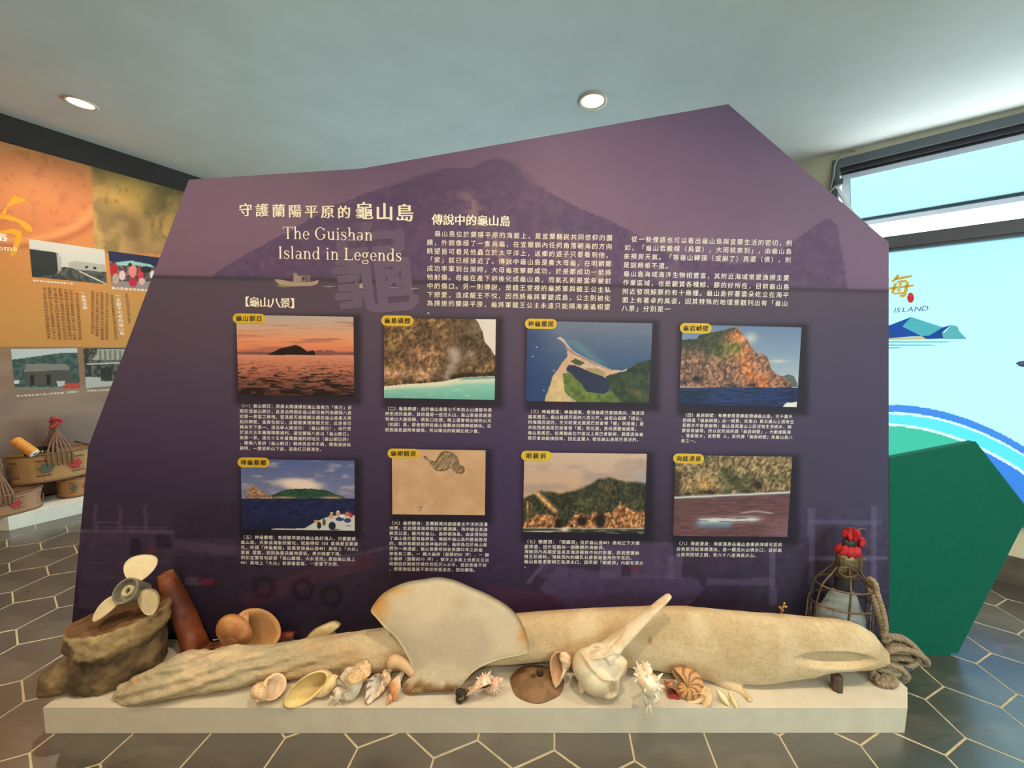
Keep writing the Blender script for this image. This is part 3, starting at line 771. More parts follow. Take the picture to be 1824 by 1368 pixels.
def ph1(X, Y):
    x, y = (X-410)*5.26, (Y-550)*5.26; h = 430+.006*x
    s = fb(x/420, y/26, 4, 1); t = (y-60)/(h-60)
    sky = grad(t, [(0, (178, 170, 164)), (.3, (204, 166, 146)), (.6, (228, 154, 116)), (.85, (224, 132, 96)), (.95, (172, 104, 90)), (1, (146, 90, 86))])
    sky = mixc(sky, rgb(168, 102, 92), sm(.52, .75, s)*.8)
    bk = h-14-16*fb(x/40, x*0+3, 3, 5)*sm(780, 800, x)*(1-sm(950, 1000, x))*2.2-14
    sky = np.where((y > bk)[..., None], rgb(134, 84, 84), sky)
    t2 = (y-h)/(815-h); w = fb(x/(46+30*np.clip(t2, 0, 1)), y/(2.2+6*np.clip(t2, 0, 1)), 5, 9)
    sea = grad(t2, [(0, (216, 142, 114)), (.35, (190, 118, 96)), (.7, (136, 86, 74)), (1, (88, 60, 54))])
    sea = mixc(sea, rgb(34, 24, 26), sm(.60-.26*t2, .76-.22*t2, w)*sm(.0, .4, t2)*.92)
    c = np.where((y > h)[..., None], sea, sky)
    return setp(c, x, y, [(350, 428), (400, 405), (470, 370), (560, 350), (615, 338), (660, 355), (725, 400), (770, 388), (790, 398), (802, 435), (350, 432)], rgb(38, 24, 24))
def ph2(X, Y):
    x, y = (X-670)*5.948, (Y-550)*5.948; n = fb(x/120, y/120, 5, 2); n2 = fb(x/30+y/60, y/30, 4, 6)
    c = mixc(full(X, (150, 116, 82)), rgb(104, 82, 58), sm(.4, .62, n2))
    c = mixc(c, rgb(192, 142, 106), np.exp(-((x-480)/260)**2-((y-520)/200)**2)*sm(.3, .6, n)*1.2)
    c = mixc(c, rgb(78, 62, 50), sm(.42, .62, n)*.7); c = mixc(c, rgb(84, 68, 54), sm(620, 900, x)*(1-sm(480, 700, y))*.75)
    c = mixc(c, rgb(196, 152, 122), np.exp(-((y-690+(n-.5)*100)/50)**2)*(1-sm(500, 640, x))*.8)
    c = c*rock(x, y)
    c = setp(c, x, y, [(1030, 90), (1290, 90), (1290, 520), (1255, 490), (1210, 420), (1150, 350), (1130, 250), (1080, 140)], rgb(222, 212, 206))
    sh = np.interp(x, [60, 300, 500, 700, 800, 950, 1280], [825, 800, 790, 772, 750, 725, 712])
    c = mixc(c, rgb(48, 40, 36), np.exp(-((y-sh+18)/16)**2)*sm(.4, .6, n2)*.9); c = mixc(c, rgb(40, 32, 28), sm(780, 830, x)*np.exp(-((y-sh+22)/26)**2)*.8)
    for ax, ay, r in ((745, 730, 30), (765, 680, 36), (795, 620, 46), (835, 550, 56), (850, 490, 66), (810, 450, 50), (1000, 480, 46), (640, 660, 60), (1060, 200, 80)):
        c = mixc(c, rgb(196, 180, 172), np.exp(-((x-ax)**2+(y-ay)**2)/r**2)*(.35+.5*n2)*(.4 if ax in (640, 1060) else 1))
    t = (y-sh)/(950-sh); sea = grad(t, [(0, (226, 220, 200)), (.18, (216, 216, 196)), (.38, (138, 196, 182)), (1, (112, 178, 166))])
    sea = mixc(sea, rgb(206, 218, 206), sm(.6, .75, fb(x/80, y/14, 4, 4))*.5); sea = mixc(sea, rgb(90, 140, 138), np.exp(-((y-sh-14)/14)**2)*sm(850, 950, x)*.8)
    return np.where((y > sh)[..., None], sea, c)
def ph3(X, Y):
    x, y = (X-920)*5.7, (Y-560)*5.7; n = fb(x/40, y/40, 5, 3); n2 = fb(x/160+y/300, y/60, 4, 5)
    c = grad((y-70)/820, [(0, (112, 120, 142)), (.35, (80, 96, 130)), (.7, (52, 76, 118)), (1, (44, 68, 108))])
    c = mixc(c, rgb(44, 62, 112), (1-sm(100, 480, x))*.7); c = mixc(c, rgb(96, 134, 146), np.exp(-((x-640-(y-330)*1.2)/70)**2)*sm(240, 280, y)*(1-sm(480, 560, y))*.6)
    c = c*(.94+.12*n2)[..., None]; j = (n-.5)*26
    sand = [(405, 245), (440, 238), (470, 250), (510, 310), (560, 370), (640, 420), (760, 480), (870, 530), (960, 565), (1060, 575), (1120, 560), (1100, 610), (950, 610), (900, 650), (500, 600), (480, 700), (500, 800), (560, 860), (620, 900), (285, 900), (300, 820), (340, 720), (370, 620), (420, 560), (470, 480), (520, 430), (510, 360), (480, 290), (440, 255)]
    c = setp(c, x+j*.6-8, y+j*.6+6, sand, rgb(224, 226, 222), .6)
    k = inpoly(x+j*.4, y+j*.4, sand)[..., None]; c = np.where(k, mixc(full(X, (204, 166, 142)), rgb(206, 182, 132), sm(560, 700, y)*.8)*(.85+.3*n)[..., None], c)
    c = setp(c, x, y, [(470, 270), (520, 340), (600, 400), (760, 475), (900, 540), (1000, 570), (890, 545), (740, 485), (580, 405), (500, 340)], rgb(120, 92, 88), .6)
    c = setp(c, x+j, y+j, [(545, 480), (600, 448), (690, 488), (640, 525)], rgb(70, 84, 50)); c = setp(c, x+j, y+j, [(720, 540), (800, 530), (900, 590), (890, 630), (800, 600), (710, 575)], rgb(146, 138, 92), .8)
    c = setp(c, x, y, [(660, 505), (760, 520), (820, 545), (800, 552), (670, 530)], rgb(206, 194, 180), .7)
    c = setp(c, x+j*.4, y+j*.4, [(465, 600), (550, 590), (600, 630), (700, 700), (940, 780), (1100, 780), (1120, 900), (620, 890), (560, 850), (490, 790), (480, 690)], rgb(96, 112, 56))
    k = inpoly(x, y, [(465, 600), (550, 590), (600, 640), (660, 700), (700, 780), (780, 800), (960, 790), (1100, 800), (1120, 900), (620, 890), (560, 850), (490, 790), (480, 690)])[..., None]
    c = np.where(k, c*(.55+.9*n)[..., None], c)
    k = inpoly(x+j*.5, y+j*.5, [(905, 630), (1000, 600), (1120, 570), (1220, 500), (1380, 450), (1380, 910), (1085, 910), (1000, 820), (940, 740), (920, 670)])[..., None]
    c = np.where(k, mixc(full(X, (66, 76, 46)), rgb(34, 44, 34), sm(.4, .6, n)*.7+.3*(1-sm(560, 640, y)))*(.8+.4*n)[..., None], c)
    c = mixc(c, rgb(124, 104, 66), np.exp(-((x-1230)/70)**2-((y-800-(x-1230)*.4)/40)**2)*.6)
    c = setp(c, x+j*.3, y+j*.3, [(505, 545), (530, 512), (590, 515), (660, 545), (760, 590), (870, 625), (915, 650), (940, 720), (930, 780), (890, 810), (800, 795), (720, 790), (680, 740), (650, 690), (600, 655), (560, 600), (510, 578)], rgb(44, 46, 76))
    for a, b_ in ((205, 332), (165, 428), (278, 772), (380, 572)): c = mixc(c, rgb(220, 222, 226), np.exp(-((x-a)**2+((y-b_)*1.5)**2)/70))
    return c
def ph4(X, Y):
    x, y = (X-1190)*5.7, (Y-560)*5.7; n = fb(x/45, y/45, 5, 4); n2 = fb(x/15+y/40, y/20, 4, 7)
    c = grad((y-110)/620, [(0, (104, 126, 166)), (.5, (132, 154, 182)), (1, (176, 192, 200))])
    c = mixc(c, rgb(204, 202, 200), (np.exp(-((x-840)/60)**2-((y-240)/50)**2)+np.exp(-((x-1120)/90)**2-((y-475)/16)**2))*.8)
    j = (n-.5)*30
    c = setp(c, x, y, [(1150, 632), (1220, 606), (1280, 628), (1312, 700), (1314, 740), (1240, 740)], rgb(92, 98, 102))
    cl = [(100, 260), (220, 250), (290, 250), (320, 210), (430, 185), (560, 160), (640, 130), (710, 128), (740, 180), (800, 250), (850, 340), (920, 410), (950, 392), (1010, 430), (1030, 500), (1060, 570), (1110, 610), (1180, 640), (1240, 690), (1262, 745), (90, 745)]
    k = inpoly(x+j*.5, y+j*.5, cl)
    r = mixc(full(X, (158, 112, 90)), rgb(96, 76, 70), sm(.42, .62, n2)); r = mixc(r, rgb(200, 122, 74), (np.exp(-((x-720-(y-250)*.32)/85)**2)+np.exp(-((x-980)/60)**2)*sm(560, 640, y))*.8)
    r = mixc(r, rgb(206, 168, 144), sm(.62, .74, n)*.6)
    r = mixc(r, rgb(112, 114, 52), (np.exp(-((x-520)/110)**2-((y-350)/80)**2)+np.exp(-((x-690)/70)**2-((y-345)/60)**2))*1.2*sm(.25, .5, n))
    r = mixc(r, rgb(54, 60, 42), np.clip(1-sm(300, 470, y-(x-300)*.05), 0, 1)*(1-sm(480, 640, x))*.85); r = mixc(r, rgb(60, 66, 44), np.exp(-((y-165+(x-600)*.25)/30)**2)*(1-sm(690, 730, x))*.8)
    for a, b_, rx, ry in ((300, 660, 75, 42), (645, 722, 55, 22), (850, 722, 60, 22), (160, 690, 30, 20), (580, 560, 10, 110)): r = mixc(r, rgb(48, 38, 38), np.exp(-((x-a+j)/rx)**2-((y-b_+j)/ry)**2)*(.5+n2))
    r = r*rock(x, y, 43)
    c = np.where(k[..., None], r, c)
    sea = mixc(full(X, (42, 56, 108)), rgb(30, 38, 76), sm(.4, .6, fb(x/90, y/12, 4, 2))); sea = sea*(1-.2*(1-sm(100, 600, x)))[..., None]
    c = np.where((y > 742)[..., None], sea, c); c = mixc(c, rgb(190, 166, 150), np.exp(-((y-738)/7)**2)*(1-sm(300, 420, x))*.9)
    return setp(c, x+j, y+j*.5, [(1170, 930), (1200, 900), (1320, 890), (1320, 960), (1170, 960)], rgb(222, 222, 226))
def ph5(X, Y):
    x, y = (X-410)*6.22, (Y-800)*6.22; n = fb(x/160, y/60, 5, 5); n2 = fb(x/24, y/20, 4, 3)
    c = grad((y-110)/430, [(0, (84, 98, 152)), (.6, (108, 116, 158)), (1, (126, 128, 160))])
    c = mixc(c, rgb(170, 164, 176), sm(.52, .72, n)*.75)
    c = mixc(c, rgb(232, 212, 202), np.clip(np.exp(-(((x-770)/250)**2+((y-392+(x-770)*-.08)/68)**2)**2), 0, 1)*1.1)
    k = inpoly(x, y+(n2-.5)*12, [(440, 520), (600, 452), (720, 442), (900, 436), (1050, 455), (1150, 490), (1250, 525), (1290, 552), (440, 550)])
    g = mixc(full(X, (52, 88, 66)), rgb(36, 62, 56), sm(.4, .6, n2)); g = mixc(g, rgb(176, 146, 118), sm(515, 535, y+(n2-.5)*30)*(np.exp(-((x-600)/120)**2)+np.exp(-((x-1120)/120)**2)))
    c = np.where(k[..., None], g, c)
    k = inpoly(x+(n2-.5)*14, y, [(158, 545), (180, 500), (200, 410), (230, 395), (270, 405), (330, 450), (400, 490), (470, 535), (470, 548)])
    c = np.where(k[..., None], mixc(full(X, (184, 148, 116)), rgb(126, 98, 84), sm(.4, .6, n2)), c)
    sea = mixc(full(X, (40, 48, 92)), rgb(26, 32, 66), sm(.35, .65, fb(x/60, y/12, 4, 8))); sea = mixc(sea, rgb(22, 24, 46), sm(700, 900, y)*.5)
    c = np.where((y > 548)[..., None], sea, c)
    c = setp(c, x, y, [(460, 882), (820, 880), (930, 815), (1040, 765), (1100, 750), (1250, 720), (1400, 740), (1400, 920), (460, 893)], rgb(206, 204, 206))
    for a, b_, rx, ry, cc in ((955, 800, 26, 20, (206, 150, 120)), (965, 780, 18, 10, (40, 34, 40)), (985, 845, 24, 40, (40, 34, 46)), (1040, 810, 20, 40, (96, 86, 76)), (1120, 745, 26, 26, (206, 160, 130)), (1125, 708, 18, 9, (206, 190, 150)), (1195, 715, 24, 26, (210, 150, 120)), (1195, 690, 14, 8, (240, 236, 230)), (1215, 775, 46, 24, (46, 64, 118)), (1300, 720, 26, 26, (200, 110, 80)), (1298, 690, 18, 9, (120, 50, 44)), (1340, 735, 22, 26, (176, 60, 60)), (1300, 790, 40, 26, (60, 70, 110)), (1130, 850, 40, 46, (36, 40, 62)), (1240, 745, 14, 20, (236, 236, 236)), (1310, 850, 40, 6, (120, 140, 170)), (1160, 890, 60, 8, (60, 60, 70))):
        c = np.where((((x-a)/rx)**2+((y-b_)/ry)**2 < 1)[..., None], rgb(*cc), c)
    return c
def ph6(X, Y):
    x, y = (X-680)*5.7, (Y-790)*5.7; n2 = fb(x/14, y/14, 4, 2)
    c = mixc(full(X, (212, 172, 136)), rgb(196, 156, 120), sm(.35, .7, fb(x/200, y/200, 4, 3)))
    p = [(430, 128), (450, 132), (500, 178), (550, 185), (580, 130), (610, 95), (650, 80), (720, 95), (760, 125), (775, 170), (790, 225), (830, 230), (838, 270), (812, 305), (750, 297), (720, 270), (690, 232), (660, 265), (600, 277), (540, 267), (505, 228), (480, 190), (430, 145)]
    j = (n2-.5)*10; k = inpoly(x+j, y+j, p); c = np.where(k[..., None], mixc(full(X, (178, 148, 114)), rgb(118, 98, 76), sm(.4, .6, fb(x/10+y/14, y/40, 3, 4))), c)
    k2 = inpoly(x+j+7, y+j+7, p) != inpoly(x+j-7, y+j-7, p); c = np.where(k2[..., None], c*.62, c)
    for a, b_ in ((370, 645), (390, 645), (408, 645), (398, 660), (394, 676), (376, 682)): c = np.where((np.hypot(x-a, y-b_) < 6)[..., None], rgb(90, 72, 56), c)
    return c
def ph7(X, Y):
    x, y = (X-920)*6.08, (Y-795)*6.08; n = fb(x/140, y/140, 5, 6); n2 = fb(x/18+y/50, y/26, 4, 9); n3 = fb(x/50, y/50, 4, 12)
    c = mixc(grad((y-60)/400, [(0, (206, 178, 158)), (.5, (196, 168, 152)), (1, (204, 164, 136))]), rgb(168, 146, 140), sm(.45, .7, fb(x/300, y/110, 4, 2))*.8)
    c = mixc(c, rgb(150, 160, 180), sm(1150, 1400, x)*np.exp(-((y-350)/60)**2)*.6)
    rg = np.interp(x, [50, 200, 270, 480, 640, 800, 880, 1000, 1180, 1300, 1420], [560, 500, 470, 500, 470, 400, 345, 330, 375, 370, 400])+(n3-.5)*30
    mt = mixc(full(X, (66, 68, 46)), rgb(38, 40, 30), sm(.4, .6, n2)); mt = mixc(mt, rgb(96, 80, 58), sm(.5, .7, n)*.5)
    mt = mixc(mt, rgb(98, 96, 60), np.exp(-((x-780)/160)**2-((y-600)/90)**2)*.5)
    ro = mixc(full(X, (204, 142, 92)), rgb(112, 72, 48), sm(.42, .62, n2)); rl = np.interp(x, [50, 110, 300, 450, 520, 640, 760, 850, 950, 1040, 1120, 1250, 1400], [880, 770, 700, 740, 860, 700, 720, 700, 700, 680, 590, 680, 690])
    mt = mixc(mt, ro, sm(0, 40, y-rl+(n3-.5)*90)*.95)
    sl = np.abs((x-220)-(y-500)*.95)
    mt = mixc(mt, rgb(216, 160, 106), np.exp(-(sl/38)**2)*sm(490, 510, y)*(1-sm(700, 760, y))*.95); mt = mixc(mt, rgb(206, 160, 110), np.exp(-((x-120)/10)**2)*sm(590, 610, y)*(1-sm(700, 740, y)))
    for a, b_, rx, ry in ((455, 840, 45, 70), (710, 810, 65, 55), (905, 800, 60, 90), (600, 860, 12, 20)): mt = mixc(mt, rgb(34, 24, 22), np.exp(-(((x-a)/rx)**2+((y-b_)/ry)**2)**2)*1.1)
    mt = mt*rock(x, y, 47)
    c = mixc(c, mt, sm(-12, 34, y-rg))
    w = 885+.004*x; sea = mixc(full(X, (66, 76, 68)), rgb(34, 34, 36), sm(0, 50, y-w)); sea = mixc(sea, rgb(206, 196, 176), sm(.6, .72, fb(x/90, y/6, 3, 3))*.6)
    c = np.where((y > w)[..., None], sea, c); c = mixc(c, rgb(232, 220, 200), (np.exp(-((x-520)/50)**2-((y-905)/16)**2)+np.exp(-((x-270)/200)**2-((y-922)/6)**2)+np.exp(-((y-w)/5)**2)*.7))
    return c
def ph8(X, Y):
    x, y = (X-1185)*6.364, (Y-795)*6.364; n = fb(x/120, y/120, 5, 8); n2 = fb(x/22+y/60, y/30, 4, 3)
    c = mixc(full(X, (160, 136, 100)), rgb(106, 88, 66), sm(.42, .62, n2)); c = mixc(c, rgb(78, 82, 56), sm(.5, .66, n)*.6)
    c = mixc(c, rgb(64, 66, 44), np.exp(-((x-720-(y-330)*.9)/80)**2)*sm(200, 260, y)*.8); c = mixc(c, rgb(190, 150, 96), np.exp(-((x-460)/130)**2-((y-430)/80)**2)*.9); c = mixc(c, rgb(60, 46, 38), (1-sm(150, 210, x+(n-.5)*80))*sm(250, 330, y)*.85)
    for a, b_, rx, ry in ((490, 520, 120, 26), (1050, 440, 60, 60), (250, 540, 60, 20), (920, 510, 60, 16)): c = mixc(c, rgb(46, 38, 32), np.exp(-((x-a)/rx)**2-((y-b_)/ry)**2)*1.1)
    c = c*rock(x, y, 53)
    sh = 578-.045*(x-100)+(n-.5)*10
    f = fb(x/110, y/10, 4, 6); sea = mixc(full(X, (118, 78, 82)), rgb(86, 60, 68), sm(.35, .65, f)); sea = mixc(sea, rgb(96, 72, 66), (1-sm(200, 500, x))*(1-sm(650, 850, y))*.6); sea = mixc(sea, rgb(146, 110, 124), sm(1000, 1400, x)*sm(700, 1000, y)*.6)
    fo = np.exp(-((y-832+(x-700)*.02)/34)**2)*sm(330, 420, x)*(1-sm(950, 1200, x)); sea = mixc(sea, rgb(104, 134, 160), np.exp(-((y-880)/44)**2)*sm(280, 420, x)*(1-sm(700, 800, x))*.9)
    sea = mixc(sea, rgb(206, 206, 210), fo*sm(.3, .6, f)*1.2); sea = mixc(sea, rgb(196, 186, 192), np.exp(-((y-735-np.abs(x-1020)*.12)/10)**2)*sm(820, 900, x)*(1-sm(1180, 1260, x))*.7)
    c = np.where((y > sh)[..., None], sea, c)
    return mixc(c, rgb(206, 222, 226), np.exp(-((y-sh-4)/12)**2)*.95)
PHF = {1: (ph1, 'framed sunset photo print of the island silhouette'), 2: (ph2, 'photo print of a brown cliff venting white smoke'), 3: (ph3, 'aerial photo print of the sandy tail spit and lagoon'),
       4: (ph4, 'photo print of the orange sea cliff under blue sky'), 5: (ph5, 'photo print of the island wearing a cap of cloud'), 6: (ph6, 'tan print with a turtle shaped pencil sketch'),
       7: (ph7, 'photo print of a green mountain and sea cave'), 8: (ph8, 'photo print of pale spring water on maroon sea')}
PILL = {1: ((415.1, 558.6, 473.3, 576.2), '龜山朝日'), 2: ((679.2, 562.1, 736.9, 580.8), '龜島磺煙'), 3: ((934.9, 567.9, 991.9, 586), '神龜擺尾'), 4: ((1210.7, 575.8, 1267.2, 593.7), '龜岩峭壁'),
        5: ((423.7, 814.8, 480.3, 832.2), '神龜戴帽'), 6: ((690.5, 799.1, 747, 816.3), '龜卵觀奇'), 7: ((928.2, 802.9, 983.3, 820.5), '眼鏡洞'), 8: ((1198.7, 807.9, 1253.7, 825.3), '海底湧泉')}
photos = {}
for k, q in PHOTO.items():
    photos[k] = quad_print('photo_print', q, PHF[k][0], 232, 158, panel, PP, PN, .0012)
    photos[k]['label'] = PHF[k][1]
    (x0, y0, x1, y1), s = PILL[k]; r = (y1-y0)/2; pts = []
    for t in np.linspace(-90, 90, 9): pts.append((x1-r+r*math.cos(math.radians(t)), (y0+y1)/2+.3+r*math.sin(math.radians(t))))
    for t in np.linspace(90, 270, 9): pts.append((x0+r+r*math.cos(math.radians(t)), (y0+y1)/2-.3+r*math.sin(math.radians(t))))
    b = MB(); b.prism([pnl(*p)+PN*.0016 for p in pts], PN*.0006); b.build('caption_tag', m_pill, photos[k])
    T = Text(PP, PN, PV, .0026); n = len(s); w = (x1-x0); a0 = x0+w*.19 if n == 4 else x0+w*.25; a1 = x1-w*.19 if n == 4 else x1-w*.30
    T.line(s, (a0, (y0+y1)/2-.2), (a1, (y0+y1)/2+.2), off=.013, fill=.92 if n == 4 else .85); T.build('tag_lettering', m_black, photos[k])
# writing
T = Text(PP, PN, PV, .0012)
T.line('守護蘭陽平原的', (438, 374), (613, 378), off=.014, fill=.84); T.line('龜山島', (649, 375.5), (721, 379), off=.02, fill=.92)
T.build('title_lettering', m_cream, panel)
def words(txt, a, b, sc):
    tot = sum(SERIF[c][0] for c in txt); x = 0
    for wd in txt.split(' '):
        w_ = sum(SERIF[c][0] for c in wd); f0, f1 = x/tot, (x+w_)/tot; lp = lambda f: (a[0]+(b[0]-a[0])*f, a[1]+(b[1]-a[1])*f)
        T = Text(PP, PN, PV, .0012); serif_line(T, wd, lp(f0), lp(f1), sc); T.build('english_title_word', m_cream, panel); x += w_+SERIF[' '][0]
words('The Guishan', (504, 425.5), (665, 428.8), 1.05); words('Island in Legends', (494.5, 460.5), (716, 465.5), 1.05)
for s_, a, b_, fl in (('傳說中的龜山島', (779, 391), (899.5, 394), 1.0), ('【龜山八景】', (435, 537.5), (527, 540), 1.05)):
    T = Text(PP, PN, PV, .0012); T.line(s_, a, b_, off=.014, fill=fl); T.build('heading_lettering', m_cream, panel)
P1 = ['龜山島位於蘭陽平原的海面上，是宜蘭縣民共同信仰的圖', '騰，外貌像極了一隻烏龜，在宜蘭縣內任何角落朝海的方向', '眺望皆可看見他矗立於太平洋上，返鄉的遊子只要看到他，', '「家」就已經接近了。傳說中龜山島是隻大母龜，在明朝鄭', '成功率軍到台灣時，大母龜攻擊鄭成功，於是鄭成功一箭將', '牠射傷。母龜在產下卵後化成龜山島，而氣孔則是當年被射', '中的傷口。另一則傳說，是龍王宮裡的龜將軍與龍王公主私', '下戀愛，造成龍王不悅，因而將龜將軍變成島，公主則被化', '為旖旎的蘭陽平原，龜將軍龍王公主永遠只能隔海遙遙相望']
T = Text(PP, PN, PV, .0012)
for i, s in enumerate(P1):
    y = 416.3+15.45*i; T.line(s, (779.5 if i == 0 else 766, y), (1085.2-.5*i, y+7.6-.08*i), off=.0, fill=.88)
T.build('paragraph_lettering', m_cream, panel); T = Text(PP, PN, PV, .0012); T.line('。', (766, 555), (766, 555), size=.024); T.build('paragraph_end_mark', m_cream, panel)
P2 = [('從一些俚語也可以看出龜山島與宜蘭生活的密切，例', 1130, 426, 1405, 433.5), ('如，「龜山若戴帽（烏雲），大雨就來到」，由龜山島', 1117.6, 441, 1404.4, 448), ('來預測天氣。「等龜山轉頭（或崩了）再還（債），則', 1116, 456.8, 1403, 463), ('是說賴帳不還。', 1115.7, 471.8, 1190.6, 474), ('龜山島海域海洋生物相豐富，其附近海域常是漁撈主要', 1115.7, 487.6, 1400, 495), ('作業區域，也是觀賞各種鯨、豚的好所在，目前龜山島', 1114.8, 503.4, 1400, 511), ('附近發現鯨豚約有十幾種。龜山島伴著雲朵屹立在海平', 1114, 519, 1399.4, 525.5), ('面上有著卓約風姿，因其特殊的地理景觀列出有「龜山', 1113.7, 534.2, 1397.6, 540.7), ('八景」分別是一', 1112.4, 549, 1188.8, 550.6)]
for part in (P2[:3], P2[3:4], P2[4:]):
    T = Text(PP, PN, PV, .0012)
    for s, x0, y0, x1, y1 in part: T.line(s, (x0, y0), (x1, y1), off=.0, fill=.88)
    T.build('paragraph_lettering', m_white, panel)
CAP = {1: (['（一）龜山朝日：清晨太陽緩緩從龜山島後方「東方」浮', '現形成龜山朝日，自清治時期此龜山朝日被列為蘭陽八景', '的第一景當之無愧。當清晨天氣晴朗太陽從龜山島東方昇', '起的瞬間，金黃色旭日，此朝霞美境映照天空，此奇景可', '稱為天下第一。清治舉人陳淑均：〈龜山朝日〉。烏竹芳', '於道光五年署噶瑪蘭通判，選定蘭陽八景以「龜山朝日」', '為第一景。道光十五年署蘭廳通判柯培元〈龜山朝日詩〉', '，蘭陽八景詩〈龜山朝日〉曉峰高出半天橫，環抱滄波似', '鏡明。一葉孤帆山下過，遙看紅日碧海生。'], 430.9, 722.6, 623, 725.9, 9.43, 0),
       2: (['（二）龜島磺煙：由於龜山島是七千年前火山爆發作用', '所形成的島嶼，目前還是一座活火山，龜山島龜首處還', '有噴出大量硫磺，噴氣口在煙。晚上還會噴出綠色火光', '（如圖）風，都會聞到從龜山島飄來的陣陣硫磺味。目', '前因龜首處時有崩塌，所以噴出的硫磺比較少量。'], 690.2, 727.4, 872.3, 730.4, 9.45, -.15),
       3: (['（三）神龜擺尾：神龜擺尾，意指龜尾巴會隨風向、海浪而', '擺來擺去。龜山島尾巴長約八百公尺，由安山岩礫「理石」', '所堆積而成的，冬天吹東北風尾巴就會彎「擺」到南邊；夏', '天吹西南風尾巴就會彎「擺」到北邊，是所謂靈龜擺尾。', '龜山島尾巴，如果颱風在中度以上尾巴會斷掉，颱風過後龜', '尾巴會自動接回來，因此宜蘭人 相信龜山島尾巴是活的。'], 944.6, 732.8, 1143.7, 735.8, 9.48, -.2),
       4: (['（四）龜岩峭壁：有機會搭賞鯨船環繞龜山島，可千萬不', '能錯過「龜岩峭壁」此一絕景。在龜山 島北邊山上因有生', '長樹木不容易崩塌；龜山島南邊山上因沒有生長樹木，峭', '壁容易崩塌，所以就形成所謂「龜岩峭壁」，大斷崖臨海', '，落差極大，氣勢驚 人，其所謂「龜岩峭壁」為龜山島八', '景之一。'], 1219.8, 739, 1407.5, 742, 9.2, -.7),
       5: (['（五）神龜戴帽：有經驗早期的龜山島討海人，只要觀察', '龜山島，天象或海象的變化，就能得知 103 氣候是否要變', '化。所謂「神龜戴帽」就是意指龜山島401 高地上「大尖」', '罩著 雲霧，是因為雲朵離地面低，表示快要下雨。', '例如宜蘭有句諺語「龜山戴帽，大水浩浩」意指龜山島上', '401 高地上「大尖」若罩著雲霧，一定會下大雨。'], 433, 956.3, 630.3, 959.5, 9.1, 0),
       6: (['（六）龜卵觀奇：宜蘭縣東向面臨著太平洋的深溝', '地帶，北自頭城海岸南迄於蘇澳鎮，海岸線全長達', '數百公里，轄內有龜山，龜卵倆漁島。由此得知除', '了龜山島外還有龜卵島，傳說中龜山島的靈龜是母', '的，龜卵島據說就是神龜的卵，龜卵島位於龜山島', '西方一海浬處，龜山島耆老說在民國32年之前龜', '卵島有二顆，一 顆大龜卵（面積約20 坪），一 顆', '小龜卵（面積約10 坪），都浮上水面上但是在日治', '時期因抗戰被炸彈炸到而沉入水中，目前是看不到', '，但是漁船還是不敢從旁邊過去，因怕觸礁。'], 697.5, 931.2, 865, 933.9, 9.07, -.05),
       7: (['（七）眼鏡洞：「眼鏡洞」位於龜山島401 高地正下方南', '面岸邊，因外型酷似一副眼鏡的海蝕洞。', '海蝕洞內長期受溫泉及海浪衝蝕作用的影響，將岩壁薰蝕', '得五彩繽紛，海蝕洞內的鐘乳石景觀是臺灣所罕見的。', '龜山島耆老都稱它為滴水口，因早期「眼鏡洞」內都有滴水', '。'], 938, 964.4, 1135.5, 967.2, 8.85, -.2),
       8: (['（八）海底湧泉：海底溫泉在龜山島東部海域可見到', '白色氣泡從海裡湧出，是一種活火山噴水口，目前龜', '山島到琉球之間，有六十八座海底火山。'], 1208.6, 967.8, 1388.8, 969.9, 9.85, -.3)}
for k, (L_, x0, y0, x1, y1, st, dx) in CAP.items():
    T = Text(PP, PN, PV, .0012); n0 = sum(cw(c) for c in L_[0])-1; adv = (x1-x0)/n0
    for i, s in enumerate(L_):
        n = sum(cw(c) for c in s)-(.5*(cw(s[0])+cw(s[-1]))); a = x0+dx*i-(0 if cw(s[0]) == 1 else adv*.25)
        sc_ = adv*(1-.0012*i)
        if n == 0: T.line(s, (a, y0+st*i), (a, y0+st*i), size=.016)
        else: T.line(s, (a, y0+st*i), (a+sc_*n, y0+st*i+(y1-y0)*n/n0), off=.0, fill=.92)
    T.build('caption_lettering', m_white, panel)
